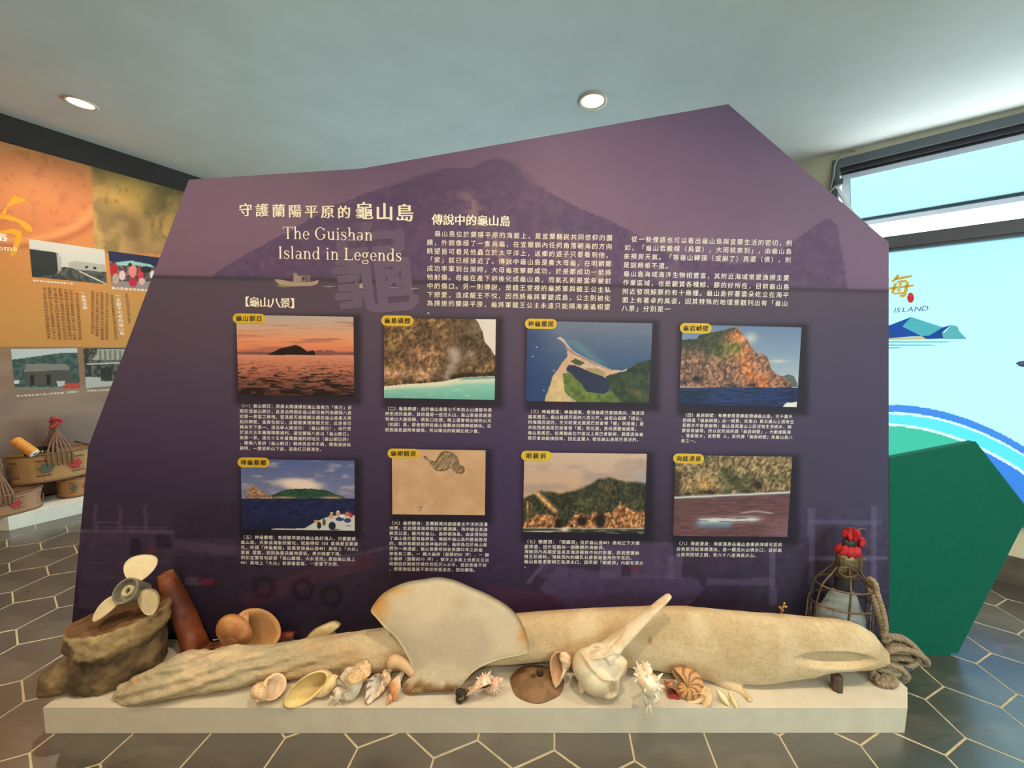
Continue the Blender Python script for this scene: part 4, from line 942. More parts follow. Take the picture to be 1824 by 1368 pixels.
# pale brush character printed behind the title, and the fishing boats of the print
def paint(name, pts, c, lift=.0007, a=None, parent=face):
    return mk(name, [pnl(*p)+PN*lift for p in pts], [list(range(len(pts)))], m_print, parent, col=rgb(*c)*PG)
T = Text(PP, PN, PV, .0005); V, F = glyph('龜', 0, 4); A = pnl(664, 478)
for dx, dy in [(.024*math.cos(t), .020*math.sin(t)) for t in np.linspace(0, 2*math.pi, 10, endpoint=False)]:
    T.put(np.stack([V[:, 0]-.5-.12*(V[:, 1]-.38)+dx, (V[:, 1]-.38)*1.08+.10*(V[:, 0]-.5)+dy], 1)*.385, F, A, U, PV)
T.build('watermark_character', m_print, face, col=rgb(108, 92, 116)*PG)
bz = lambda L_: [(400+x/5.067, 340+y/5.067) for x, y in L_]
for pts, c in (([(448, 798), (500, 800), (610, 822), (760, 825), (850, 805), (840, 840), (790, 858), (610, 862), (500, 850), (470, 825)], (172, 150, 134)), ([(625, 742), (655, 742), (660, 765), (730, 768), (735, 820), (620, 822)], (160, 140, 130)), ([(695, 775), (725, 775), (728, 815), (700, 815)], (80, 66, 84)), ([(740, 760), (775, 762), (772, 822), (745, 822)], (122, 104, 108)),
               ([(470, 850), (610, 862), (540, 872), (480, 862)], (132, 128, 108)), ([(880, 862), (950, 855), (1010, 862), (950, 870)], (150, 134, 138)), ([(1175, 850), (1190, 818), (1200, 845), (1215, 850), (1240, 832), (1320, 830), (1330, 880), (1260, 884), (1200, 872)], (176, 156, 142)), ([(1440, 872), (1580, 866), (1620, 884), (1460, 884)], (150, 136, 140)), ([(1650, 880), (1730, 874), (1765, 882), (1690, 890)], (150, 136, 140))):
    paint('boat_print', bz(pts), c)
# film lettering on the window
T = Text(RA+nr*.0425, -nr, ZV, .0)

for st_, w_ in (([(.14, .86), (.25, .74)], .08), ([(.05, .58), (.18, .49)], .08), ([(.06, .10), (.16, .20), (.27, .38)], .07), ([(.53, .97), (.46, .82), (.36, .69)], .07), ([(.44, .80), (.68, .83), (.92, .87)], .075), ([(.47, .64), (.44, .42), (.40, .22)], .07),
                ([(.51, .665), (.66, .68), (.80, .68)], .07), ([(.82, .64), (.80, .36), (.75, .08), (.64, .14)], .075), ([(.28, .43), (.62, .45), (1.0, .49)], .07), ([(.44, .20), (.60, .21), (.74, .22)], .06), ([(.58, .60), (.64, .53)], .07), ([(.56, .37), (.62, .29)], .07)):
    P_, F_ = _stroke(st_, [w_*1.3, w_*1.55, w_*1.2]); T.put((np.array(P_)-.5)*.175, F_, rwpx(1596.5, 510, .0425), np.cross(ZV, -nr), ZV)
T.build('film_character', m_film, film, col=thru((228, 204, 100)))
T = Text(RA+nr*.0425, -nr, ZV, .0); A = rwpx(1591, 557.0, .0425); B = rwpx(1653, 553, .0425)
ws = {'I': .28, 'S': .62, 'L': .58, 'A': .70, 'N': .76, 'D': .74}; tot = sum(ws[c] for c in 'ISLAND'); Xd = (B-A)/np.linalg.norm(B-A); sz = np.linalg.norm(B-A)/tot; xx = 0
for ch in 'ISLAND':
    V, F = glyph(ch, .004, 3); T.put((V+np.stack([.14*V[:, 1], 0*V[:, 1]], 1))*np.array([sz, sz])*1.0, F, A+Xd*xx*sz, Xd, ZV); xx += ws[ch]
T.build('film_lettering', m_film, film, col=thru((92, 100, 150)))
T = Text(RA+nr*.0418, -nr, ZV, .0); T.line('龜', (1622.2, 526.5), (1622.2, 526.5), size=.030); T.line('山', (1622.2, 534.5), (1622.2, 534.5), size=.026); T.build('seal_lettering', m_film, film, col=thru((240, 236, 236)))
# ------------------------------------------------------------------ mural on the left wall
def mural_col(X, Y):
    n = fb(X/40, Y/40, 5, 21); n2 = fb(X/10, Y/10, 4, 22); n3 = fb(X/90+Y/60, Y/26, 4, 25)
    c = grad(Y, [(230, (238, 160, 92)), (300, (224, 146, 88)), (400, (206, 124, 76)), (450, (206, 136, 76)), (560, (214, 152, 84)), (616, (214, 152, 84))])
    # basin with carved rings on the orange half
    d = np.hypot((X-30)/150, (Y-345)/85); ang = np.arctan2(Y-345, X-30)
    c = mixc(c, rgb(196, 118, 76), np.exp(-((d-.62)/.3)**2)*.45); c = mixc(c, rgb(232, 158, 104), np.exp(-((d-.97)/.07)**2)*.6); c = mixc(c, rgb(166, 92, 62), np.exp(-((d-1.1)/.06)**2)*.6*sm(330, 370, Y))
    c = mixc(c, rgb(172, 100, 66), sm(.55, .7, n2)*(d < .9)*.4)
    # gold painting on the right half
    g = mixc(grad(Y, [(250, (150, 124, 76)), (330, (176, 142, 86)), (440, (190, 152, 92))])*np.ones(X.shape+(1,)), rgb(128, 106, 70), sm(.45, .62, n)*.8)
    hat = np.exp(-((X-225)/45)**2-((Y-345)/26)**2)
    g = mixc(g, rgb(222, 176, 96), np.clip(hat*1.4*sm(.35, .55, n2+.1), 0, 1)); g = mixc(g, rgb(218, 168, 96), sm(.56, .68, fb(X/26, Y/34, 4, 31))*.8*(Y > 330))
    g = mixc(g, rgb(124, 98, 70), np.exp(-(np.abs(X-235-(Y-400)*.35)/26)**2)*sm(372, 392, Y)*.6)
    right = sm(160, 166, X+(Y-300)*-.035)
    c = np.where((Y < 452+.0*X)[..., None], mixc(c, g, right), c)
    c = mixc(c, rgb(196, 150, 84), sm(460, 520, Y)*(1-sm(600, 617, Y))*sm(175, 200, X)*sm(.5, .65, n)*.5)
    lo = mixc(grad(Y, [(617, (158, 120, 92)), (680, (156, 124, 104)), (730, (152, 130, 118)), (900, (128, 114, 108))]), rgb(176, 150, 130), sm(.5, .7, n3)*.6)
    lo = mixc(lo, rgb(120, 92, 80), np.exp(-((X-60)/60)**2-((Y-780)/40)**2)*.4)
    return np.where((Y > 617+.01*X)[..., None], lo, c)
MG = .90
ms0, ms1, mz0, mz1 = -1.3, 1.9, .12, 2.985
b = MB(); b.prism([lw(ms0, mz0, .004), lw(ms1, mz0, .004), lw(ms1, mz1, .004), lw(ms0, mz1, .004)], nl*.014)
mural = b.build('mural_board', m_dark, wall_left)
S, Zz = np.meshgrid(np.linspace(ms0, ms1, 300), np.linspace(mz1, mz0, 300)); MOFF = .0192
V = (LB+dl*S[..., None]+nl*MOFF+ZV*Zz[..., None]).reshape(-1, 3); p = proj(V)
mface = mk('mural_print', V, gridF(300, 300), m_print, wall_left, col=np.clip(mural_col(p[:, 0], p[:, 1])*MG, 0, 1))
MP = LB+nl*MOFF
def mp1(X, Y):
    x, y = X*4.273, (Y-410)*4.273; n2 = fb(x/20, y/20, 4, 2)
    c = full(X, (206, 204, 198)); gl = np.interp(x, [200, 480, 820], [340, 280, 320])
    c = np.where((y > gl)[..., None], mixc(full(X, (92, 94, 88)), rgb(60, 62, 60), sm(.4, .6, n2)), c)
    c = setp(c, x, y, [(200, 140), (420, 170), (445, 180), (440, 325), (250, 365), (200, 365)], rgb(46, 50, 50)); c = setp(c, x, y, [(430, 178), (465, 205), (468, 300), (440, 325)], rgb(176, 176, 168))
    c = setp(c, x, y, [(522, 245), (575, 235), (800, 265), (805, 318), (580, 300), (522, 280)], rgb(176, 174, 166)); c = setp(c, x, y, [(648, 270), (670, 272), (670, 290), (650, 288)], rgb(40, 40, 40)); c = setp(c, x, y, [(710, 278), (733, 281), (733, 298), (711, 295)], rgb(40, 40, 40))
    k = np.abs(y-(310+(x-600)*.48)) < 5; return np.where((k & (x > 600))[..., None], rgb(206, 206, 200), c)
def mp2(X, Y):
    x, y = X*4.273, (Y-410)*4.273; n2 = fb(x/16, y/16, 4, 5)
    c = mixc(full(X, (70, 60, 70)), rgb(150, 110, 110), sm(.45, .6, n2)); c = np.where((y < 235+(x-820)*.15)[..., None], rgb(42, 44, 78), c)
    c = setp(c, x, y, [(880, 245), (1000, 232), (1150, 262), (1180, 285), (1040, 268), (900, 270)], rgb(150, 196, 190)); c = np.where((y > 390)[..., None], rgb(150, 140, 140), c)
    for a, b_, rx, ry, cc in ((865, 300, 32, 45, (176, 42, 46)), (880, 370, 26, 40, (190, 160, 150)), (930, 345, 24, 36, (226, 200, 196)), (1010, 310, 30, 50, (226, 136, 128)), (1012, 395, 32, 36, (190, 40, 60)), (990, 262, 14, 16, (50, 36, 36)), (1070, 340, 22, 50, (206, 60, 70)), (1080, 390, 24, 26, (220, 180, 176)), (1160, 340, 20, 30, (226, 220, 220)), (1110, 300, 40, 26, (40, 40, 50))):
        c = np.where((((x-a)/rx)**2+((y-b_)/ry)**2 < 1)[..., None], rgb(*cc), c)
    return c
def mp3(X, Y):
    x, y = X*4.273, (Y-410)*4.273; n2 = fb(x/26, y/22, 4, 5)
    c = mixc(full(X, (88, 110, 104)), rgb(60, 84, 80), sm(.4, .6, n2)); c = np.where((y < 985-(x-100)*.14+np.maximum(x-450, 0)*.1)[..., None], rgb(206, 214, 216), c)
    c = setp(c, x, y, [(200, 1020), (500, 1015), (540, 1060), (180, 1080)], rgb(142, 138, 132)); c = setp(c, x, y, [(185, 1080), (540, 1065), (560, 1165), (190, 1185)], rgb(92, 88, 84))
    for a in (245, 370): c = setp(c, x, y, [(a-15, 1100), (a+15, 1100), (a+15, 1180), (a-15, 1180)], rgb(46, 42, 42))
    c = np.where((y > 1195)[..., None], rgb(140, 140, 130), c); c = setp(c, x, y, [(490, 1170), (620, 1160), (620, 1205), (490, 1210)], rgb(206, 84, 60)); c = setp(c, x, y, [(430, 1150), (495, 1145), (490, 1185), (440, 1190)], rgb(214, 206, 206)); return setp(c, x, y, [(105, 1142), (145, 1140), (145, 1168), (108, 1170)], rgb(226, 226, 226))
def mp4(X, Y):
    x, y = X*4.273, (Y-410)*4.273; n2 = fb(x/22, y/20, 4, 7)
    c = mixc(full(X, (116, 114, 104)), rgb(60, 60, 56), sm(.4, .6, n2)); c = setp(c, x, y, [(740, 905), (1000, 905), (1000, 990), (700, 985), (735, 950)], rgb(176, 174, 160)); st = (np.sin(x/6) > .2) & (y > 915) & (y < 985) & (x > 740); c = np.where(st[..., None], c*.72, c)
    c = setp(c, x, y, [(660, 1015), (1000, 1000), (1000, 1010), (660, 1025)], rgb(206, 204, 196)); c = setp(c, x, y, [(640, 1115), (760, 1120), (860, 1150), (1000, 1130), (1000, 1220), (640, 1220)], rgb(196, 196, 190)); return setp(c, x, y, [(760, 1050), (850, 1040), (850, 1150), (770, 1150)], rgb(46, 46, 46), .8)
mq = lambda L_: [(x/4.273, 410+y/4.273) for x, y in L_]
for fn, q in ((mp1, [(217, 66), (795, 150), (815, 412), (245, 355)]), (mp2, [(825, 157), (1260, 215), (1270, 470), (848, 425)]), (mp3, [(82, 904), (587, 899), (611, 1202), (115, 1220)]), (mp4, [(632, 899), (1000, 897), (1010, 1170), (655, 1202)])):
    quad_print('photo_print', mq(q), fn, 90, 60, wall_left, MP, nl, .0008, gain=MG)
# lettering of the mural
T = Text(MP, nl, ZV, .0012)
for s, a, b_ in (('攝於龜山島舊時的國民小學', (262, 383), (545, 408)), ('龜山島居民拜拜情形', (862, 440), (1115, 458)), ('現今復建在龜山島上的普陀巖（拱蘭宮）', (138, 1262), (602, 1228)), ('早期龜山島拱蘭宮', (672, 1222), (840, 1216))):
    T.line(s, *mq([a, b_]), off=.01, fill=.9, slant=0)
T.col('一漁撈活動', *mq([(628, 478), (648, 590)]), off=.015); T.col('一文獻不可考的龜山島', *mq([(898, 500), (928, 785)]), off=.015)
T.line('俗', *mq([(10, 52), (10, 52)]), size=.062, off=.02, slant=0)
T.build('mural_lettering', m_white, wall_left)
T = Text(MP, nl, ZV, .0012); serif_line(T, 'oms', *mq([(-18, 150), (132, 160)])); T.build('mural_serif_lettering', m_cream, wall_left)
T = Text(MP, nl, ZV, .0012)
BODY = '龜山島四面環海漁業資源豐富是居民賴以為生的主要產業龜山島人在海上作業以漁撈為主採捕各種魚類海產豐收時全島歡騰龜山島遷村後居民仍然時常回到島上祭拜'
for i, (xt, yt, xb, yb) in enumerate(((585, 485, 612, 825), (540, 460, 570, 825), (500, 455, 535, 825), (458, 450, 498, 825), (418, 448, 455, 825), (376, 445, 415, 820), (336, 445, 372, 815), (850, 500, 885, 825), (815, 490, 812, 825), (775, 480, 778, 825), (740, 475, 738, 800), (705, 470, 705, 780), (965, 490, 985, 700), (1000, 495, 1015, 720))):
    s = (BODY*3)[i*17:i*17+17]; T.col(s, *mq([(xt, yt), (xb, yb)]))
T.build('mural_body_lettering', pm('brown_print', (104, 66, 34), .6, (112, 72, 38), 30), wall_left)
# big gold brush stroke
for pts in ([(60, 352), (75, 345), (85, 352), (132, 360), (110, 366), (70, 372), (35, 382), (30, 400), (0, 404)], [(-30, 405), (40, 402), (110, 418), (150, 432), (160, 452), (130, 450), (90, 425), (20, 415), (-30, 412)], [(-30, 452), (60, 442), (100, 448), (110, 462), (95, 490), (70, 520), (48, 520), (70, 480), (78, 462), (50, 455), (-30, 462)]):
    q = [(x*.365, 345+(y-345)*.62+2) for x, y in pts]
    mk('brush_stroke', [hit(*p_, MP, nl)+nl*.0006 for p_ in q], [list(range(len(q)))], m_print, mface, col=rgb(226, 162, 44)*MG)

# ------------------------------------------------------------------ green board, platforms
m_green = pm('green_painted_board', (3, 94, 74), .6, (2, 88, 69), 60, bump=.05, bscale=160, spec=.2)
GW = D0+W*.376
def gpt(x, y): return hit(x, y, GW, PN)
gz = gpt(1694, 1168.6); gb = gpt(1706.6, 1163)
def onfloor(P): return np.array([P[0], P[1], .001])
def ws_(u, z): return GW+U*u+PV*z
uu = lambda P: (P-GW)@U
ge = lambda y: GW+U*(uu(gpt(1584.2, y)))+ZV*gpt(1584.2, y)[2]
blow = GW+U*(uu(gpt(1584.2, 1150))-.0)
pr = [gpt(1584.2, 816), gpt(1738, 786.5), gpt(1830, 905), gpt(1824, 932), gb, ws_(uu(gb)-.035, gb[2]), ws_(uu(gz), .001), np.array([blow[0], blow[1], .001])]
b = MB(); b.prism(pr, -PN*.03)
green = b.build('green_board', m_green); tag(green, 'plain green polygonal board standing behind the right end of the purple panel', 'board')
m_plat = pm('off_white_platform_paint', (212, 202, 182), .6, (204, 194, 174), 14, bump=.04, bscale=90)
pf = [at(-1.702, 0, 0), at(1.530, 0, 0), at(1.622, .088, 0), at(1.622, .335, 0), at(-1.702, .335, 0)]
b = MB(); b.prism([q+ZV*.001 for q in pf], ZV*(PZ-.001))
plat = b.build('display_platform', m_plat); tag(plat, 'long low off-white platform carrying the bones and shells before the purple panel', 'platform')
m_platw = pm('white_platform_paint', (226, 224, 214), .6, (218, 216, 206), 14)
a0, a1 = flr(16.7, 945.4), flr(145.6, 914); LZ = .11
p0 = a0; p1 = a0+dl*2.2; p2 = a0+np.array([-.22, -.02, 0]); p3 = p2-dl*1.3
wq = lambda P: P-nl*((P-LB)@nl-.03)
b = MB(); b.prism([q+ZV*.001 for q in (p0, p1, wq(p1), wq(p3), p3, p2)], ZV*(LZ-.001))
lplat = b.build('basket_platform', m_platw); tag(lplat, 'low white platform under the woven baskets by the left wall', 'platform')
# ------------------------------------------------------------------ organic finds on the platform
def colnoise(V, base, c2, scale, lo=.4, hi=.65, seed=0, oct=4):
    return mixc(np.broadcast_to(rgb(*base), (len(V), 3)), rgb(*c2), sm(lo, hi, fbm3(V*scale, oct, seed)))
m_bone = vm('weathered_bone', .75, .10, 60, bump=.5, bscale=90, pores=95, dist=.003)
m_bones = vm('smooth_bone', .6, .06, 50, bump=.2, bscale=120, dist=.002)
m_vert = vm('brown_old_bone', .7, .22, 40, bump=.6, bscale=60, dist=.004)
m_shell = vm('shell', .45, .10, 90, bump=.15, bscale=160, dist=.0015)
m_shellr = vm('rough_shell', .6, .16, 110, bump=.45, bscale=140, dist=.002)

# --- long whale bone: cross-sections between the photographed upper and lower edge
topc = [(201, 1240), (212, 1224), (233, 1216), (260, 1197), (285, 1181), (326, 1165), (383, 1156), (439, 1150), (496, 1144), (560, 1135), (690, 1118), (830, 1103), (960, 1090.4), (1017, 1086.6), (1093, 1083), (1160, 1081), (1220, 1081), (1300, 1088), (1350, 1093), (1401, 1095), (1452, 1100), (1493, 1103), (1516, 1107), (1534, 1114), (1552, 1127), (1562, 1142), (1575, 1156), (1587, 1171)]
botc = [(201, 1246), (214, 1256), (246, 1259), (281, 1253), (349, 1237), (416, 1227), (450, 1219), (560, 1202), (690, 1194), (868, 1183), (925, 1180), (980, 1174), (1060, 1180), (1110, 1186), (1166, 1191), (1202, 1197), (1251, 1208), (1273, 1212), (1298, 1214), (1340, 1216), (1369, 1215), (1400, 1210), (1447, 1205), (1465, 1198), (1493, 1195), (1554, 1192), (1580, 1187), (1588, 1179)]
xs = np.linspace(201.5, 1586, 160)
ty = np.interp(xs, *zip(*topc)); by = np.interp(xs, *zip(*botc))
wb_ = np.interp(xs, [200, 250, 350, 560, 800, 925, 1100, 1250, 1340, 1480, 1590], [.045, .045, .085, .168, .198, .205, .198, .165, .135, .122, .122])
nb = 36; V = []; Cc = []
for x, t, b_, w in zip(xs, ty, by, wb_):
    B = dsp(x, b_, w-.030); A = dsp(x, t, w+.022)
    if B[2] < PZ+.003: B = flr(x, b_, PZ+.003)
    c = (A+B)/2; e = (A-B)/2; h = np.linalg.norm(e); dn = np.cross(U, e/h); dn = dn if dn@W < 0 else -dn
    dep = min(h*.72+.006, .062)*(1-.2*float(sm(1350, 1450, np.array(x))))
    for j in range(nb):
        a = 2*math.pi*j/nb; ca, sa = math.cos(a), math.sin(a)
        V.append(c+e*math.copysign(abs(sa)**.85, sa)+dn*dep*math.copysign(abs(ca)**.8, ca))
V = np.array(V); F = gridF(len(xs), nb, True).tolist()+[list(range(nb)), [(len(xs)-1)*nb+j for j in range(nb)][::-1]]
mb = MB(); mb.add(V, F)
spz = spline([dsp(1240, 1180, .135), dsp(1285, 1208, .110), dsp(1318, 1232, .075), flr(1338, 1249, PZ+.006)], 6)
mb.add(*tube(spz, np.linspace(.040, .010, len(spz)), 12))
V, F = fuse(mb, .0062, 3); N = normals(V, F)
p = proj(V); front = (N@(-W) > -.15)
tex = fbm3(V*np.array([14, 40, 40]), 5, 4)-.5; rough = (1-sm(430, 720, p[:, 0]))
ridge = np.sin((p[:, 1]-ty.mean()+(p[:, 0]*.30))*.30+6*fbm3(V*9, 3, 2))
disp_ = .012*tex*(.30+1.3*rough)+.004*ridge*rough+.006*(fbm3(V*np.array([25, 90, 90]), 4, 14)-.5)*(.4+rough)
# scooped hollow near the right end
hol = sm(0, 1, 1.25-np.hypot((p[:, 0]-1490)/62, (p[:, 1]-1177+(p[:, 0]-1490)*-.02)/13)*.95)*front
V = V+N*disp_[:, None]+W*(.055*hol)[:, None]
V[:, 2] = np.maximum(V[:, 2], PZ+.001)
c = colnoise(V, (210, 186, 148), (196, 168, 128), 9, seed=3)
c = mixc(c, rgb(176, 164, 134), rough*sm(.35, .6, fbm3(V*np.array([10, 30, 30]), 4, 8))*.8)
c = mixc(c, rgb(160, 90, 40), np.exp(-((p[:, 0]-1158)/3)**2-((p[:, 1]-1141)/5)**2)*.8)
wbone = mk('whale_bone', V, F, m_bone, smooth=True, col=c)
tag(wbone, 'very long pale porous whale bone lying across the whole platform', 'bone')
# props that hold up its right end
m_prop = pm('dark_prop_wood', (92, 76, 60), .75, (70, 58, 46), 20, bump=.3)
def post(x, y0, y1, hw, label, wz=PZ):
    f0 = flr(x, y1, wz); top = dsp(x, y0, (f0-D0)@W)
    b = MB(); P = [f0+U*(hw*math.cos(a))+W*(hw*math.sin(a)) for a in np.linspace(math.pi/8, 2*math.pi+math.pi/8, 8, endpoint=False)]
    b.prism(P, ZV*(top[2]-wz)+U*-.004); o = b.build('wooden_prop', m_prop); tag(o, label, 'post', 'props under the whale bone'); return o
post(1490, 1203, 1228, .021, 'short dark wooden post propping up the whale bone near its right end')

# --- vertebra: waisted drum with processes, fused into one skin
mb = MB(); vc = flr(153, 1250, PZ); vu, vw = (vc-D0)@U, .155
VS = .88
def vp_(u, w, z): return at(vu+u*.80, vw+w+.12*u, PZ+z*VS)
Rz = lambda a: np.array([[math.cos(a), -math.sin(a), 0], [math.sin(a), math.cos(a), 0], [0, 0, 1]])
rings = []
tilt = lambda u, w: .115*u+.05*w
for z, ru, rw_, du in ((.0, .17, .115, -.01), (.03, .185, .125, -.012), (.09, .188, .125, -.005), (.14, .176, .118, .008), (.165, .176, .118, .012), (.192, .192, .116, .012), (.212, .201, .118, .012), (.268, .202, .116, .012), (.282, .196, .111, .012)):
    ring = []
    for a in np.linspace(0, 2*math.pi, 28, endpoint=False):
        u, w = ru*math.cos(a)+du, rw_*math.sin(a)
        ring.append(vp_(u, w, z+tilt(u, w)*(z/.28)))
    rings.append(np.array(ring))
Vr = np.concatenate(rings); mb.add(Vr, gridF(9, 28, True).tolist()+[list(range(28))[::-1], [8*28+j for j in range(28)]])
mb.add(*ell(vp_(-.175, -.060, .060), (.065, .055, .060))); mb.add(*ell(vp_(-.20, -.075, .030), (.045, .04, .03))); mb.add(*ell(vp_(-.15, -.05, .10), (.05, .04, .04)))
mb.add(*ell(vp_(-.04, -.06, .055), (.10, .05, .055))); mb.add(*ell(vp_(.13, .0, .12), (.05, .05, .07))); mb.add(*ell(vp_(.14, -.02, .07), (.05, .05, .06))); 
V, F = fuse(mb, .0075, 4); N = normals(V, F)
t = fbm3(V*22, 4, 5)-.5; V = V+N*(.020*t)[:, None]+N*(.012*(fbm3(V*60, 4, 6)-.5))[:, None]; V[:, 2] = np.maximum(V[:, 2], PZ+.0005)
q = np.stack([(V-vp_(0, 0, 0))@U/.80, (V-vp_(0, 0, 0))@W, (V[:, 2]-PZ)/VS], 1); hh = q[:, 2]-(.115*q[:, 0]+.05*q[:, 1])
c = colnoise(V, (112, 92, 66), (74, 60, 44), 16, seed=5)
c = mixc(c, rgb(186, 162, 116), sm(.165, .195, hh+.03*t)*(1-sm(.29, .30, hh))*.85); c = mixc(c, rgb(156, 126, 82), sm(.5, .66, fbm3(V*13, 4, 9))*.7); c = mixc(c, rgb(54, 44, 34), sm(.56, .7, fbm3(V*17, 4, 19))*.6)
c = mixc(c, colnoise(V, (112, 78, 46), (92, 64, 40), 25, seed=12), sm(.7, .85, N@ZV)*sm(.235, .25, hh)*.95)
vert = mk('whale_vertebra', V, F, m_vert, smooth=True, col=c); tag(vert, 'big brown whale vertebra with flat round top at the left end of the platform', 'bone')

# --- boat propeller lying on the vertebra
m_prop_p = pm('chipped_cream_paint', (232, 214, 172), .5, (222, 202, 158), 30, bump=.12)
m_hub = pm('worn_grey_alloy', (150, 144, 128), .45, (128, 122, 108), 40, metal=.35, bump=.15)
m_hole = pm('dark_bore', (58, 50, 40), .7, (48, 42, 34), 20)
m_ring = pm('pale_hub_core', (196, 186, 150), .5, (180, 170, 136), 40)
zt = max(V[:, 2][np.hypot(q[:, 0]-.02, q[:, 1]) < .08])
hubc = dsp(236, 1053, .138)
prop = root('boat_propeller', hubc, 'cream three-bladed boat propeller resting on the brown vertebra', 'propeller')
ax = svl((232, 1048), -.58, .30, .76); upv = svl((232, 1048), .25, .95, .1); PB = basis(ax, upv)        # axis, 'up' blade, side
axv, ua, sa_ = PB[:, 0], PB[:, 1], PB[:, 2]
def hubpt(a, r, ang): return hubc+axv*a+(ua*math.cos(ang)+sa_*math.sin(ang))*r
prof = [(-.055, .030), (-.05, .034), (-.01, .040), (.028, .046), (.034, .046), (.034, .040), (.010, .036), (.008, .020)]
A24 = np.linspace(0, 2*math.pi, 24, endpoint=False)
mk('hub', [hubpt(a, r, t) for a, r in prof for t in A24], gridF(len(prof), 24, True).tolist()+[list(range(24))], m_hub, prop, smooth=False)
pr2 = [(.006, .020), (.026, .020), (.027, .018), (.027, .0105), (.012, .0105)]
mk('hub_core', [hubpt(a, r, t) for a, r in pr2 for t in A24], gridF(len(pr2), 24, True), m_ring, prop)
mk('bore', [hubpt(.0122, .0104, t) for t in A24]+[hubpt(.0122, 0, 0)], [(i, (i+1) % 24, 24) for i in range(24)], m_hole, prop)
def blade(ang, R0, R1, wd, pitch):
    e = ua*math.cos(ang)+sa_*math.sin(ang); tdir = np.cross(axv, e); ch = tdir*math.cos(pitch)+axv*math.sin(pitch); nn = np.cross(e, ch)
    outl = []
    for t in np.linspace(0, 2*math.pi, 40, endpoint=False):
        x, y = math.cos(t), math.sin(t); r = (R0+R1)/2+(R1-R0)/2*x; w_ = wd*y*(1+.28*x)*(1-.12*abs(y))
        if x < -.6: w_ = math.copysign(max(abs(w_), wd*.34), y) if abs(y) > .05 else w_
        outl.append((r, w_))
    rm = (R0+R1)/2; V = []; K = 6
    for sgn in (1, -1):
        for k in range(K):
            s_ = 1-k/K
            for r, w_ in outl:
                rr, ww = rm+(r-rm)*s_, w_*s_; th_ = .0042*math.sqrt(max(0, 1-s_**2))+.0009
                V.append(hubc+e*rr+ch*ww+nn*(sgn*th_+.9*ww*ww+.25*(rr-R0)*ww))
    n = len(outl); F = []
    for h_ in range(2):
        o = h_*K*n
        for k in range(K-1):
            for i in range(n): F.append((o+k*n+i, o+k*n+(i+1) % n, o+(k+1)*n+(i+1) % n, o+(k+1)*n+i))
        F.append([o+(K-1)*n+i for i in range(n)])
    for i in range(n): F.append((i, (i+1) % n, K*n+(i+1) % n, K*n+i))
    mk('blade', V, F, m_prop_p, prop, smooth=True)
for a in (.0, 2.094, 4.189): blade(a+.10, .032, .135, .056, .50)

# --- red-brown boot shaped wood
mb = MB()
pth = [dsp(294, 1020, .318), dsp(302, 1040, .315), dsp(316, 1070, .308), dsp(329, 1098, .302), dsp(338, 1122, .297), dsp(348, 1150, .28), dsp(354, 1175, .28), dsp(356, 1195, .28)]
rr = np.array([.033, .041, .046, .048, .049, .054, .060, .058]); sp = spline(np.array([*pth]), 6)
mb.add(*tube(sp, np.interp(np.linspace(0, 1, len(sp)), np.linspace(0, 1, len(rr)), rr), 18, flat=.75))
sp2 = spline([dsp(345, 1165, .28), dsp(385, 1157, .300), dsp(430, 1145, .318), dsp(480, 1136, .320), dsp(523, 1132, .320)], 6)
mb.add(*tube(sp2, np.linspace(.040, .018, len(sp2)), 14, flat=.8))
V, F = fuse(mb, .006, 3); N = normals(V, F); V = V+N*(.006*(fbm3(V*30, 4, 2)-.5))[:, None]; V[:, 2] = np.maximum(V[:, 2], PZ+.001)
p = proj(V); c = colnoise(V, (124, 62, 34), (92, 44, 26), 18, seed=2); c = mixc(c, rgb(154, 96, 50), sm(.5, .7, fbm3(V*9, 4, 7))*.5); c = mixc(c, rgb(150, 112, 76), 1-sm(1016, 1022, p[:, 1]+(p[:, 0]-300)*.1))
boot = mk('driftwood_log', V, F, vm('red_brown_wood', .5, .12, 60, bump=.25, bscale=70), smooth=True, col=c); tag(boot, 'red-brown boot-shaped driftwood leaning on the panel beside the vertebra', 'wood')

# --- shoulder blade leaning against the long bone
scz = lambda L_: [(640+x/5.262, 1010+y/5.262) for x, y in L_]
so = scz([(110, 410), (150, 330), (220, 250), (330, 185), (460, 140), (600, 120), (700, 105), (800, 110), (910, 135), (1030, 185), (1180, 245), (1320, 320), (1420, 390), (1490, 470), (1540, 560), (1575, 650), (1590, 740), (1580, 800), (1470, 830), (1330, 855), (1200, 900), (1080, 965), (1000, 1050), (960, 1100), (900, 1150), (850, 1165), (700, 1165), (560, 1182), (470, 1200), (430, 1190), (415, 1130), (420, 1080), (470, 1030), (500, 1000), (495, 940), (480, 870), (440, 790), (400, 720), (330, 630), (240, 560), (170, 480)])
sbase = flr(770, 1236, PZ); stop = dsp(780, 1031, .158); e = stop-sbase; sn = np.cross(U, e/np.linalg.norm(e)); sn = sn if sn@W < 0 else -sn
P3 = np.array([hit(x, y, sbase, sn) for x, y in so]); P3 = spline(P3, 3, closed=True)
ctr = hit(815, 1140, sbase, sn); n = len(P3); K = 14; V = []
for sgn in (1, -1):
    for k in range(K):
        s_ = 1-k/K
        for i, q_ in enumerate(P3):
            pt = ctr+(q_-ctr)*s_; hgt = (pt-sbase)@(e/np.linalg.norm(e))
            T_ = .0065+.020*math.exp(-(hgt/.06)**2)
            V.append(pt+sn*(sgn*(.0028+T_*math.sqrt(max(0, 1-s_**4)))+.012*math.sin(hgt*9)*(.5+.5*math.cos(((pt-sbase)@U)*9))))
V = np.array(V); F = []
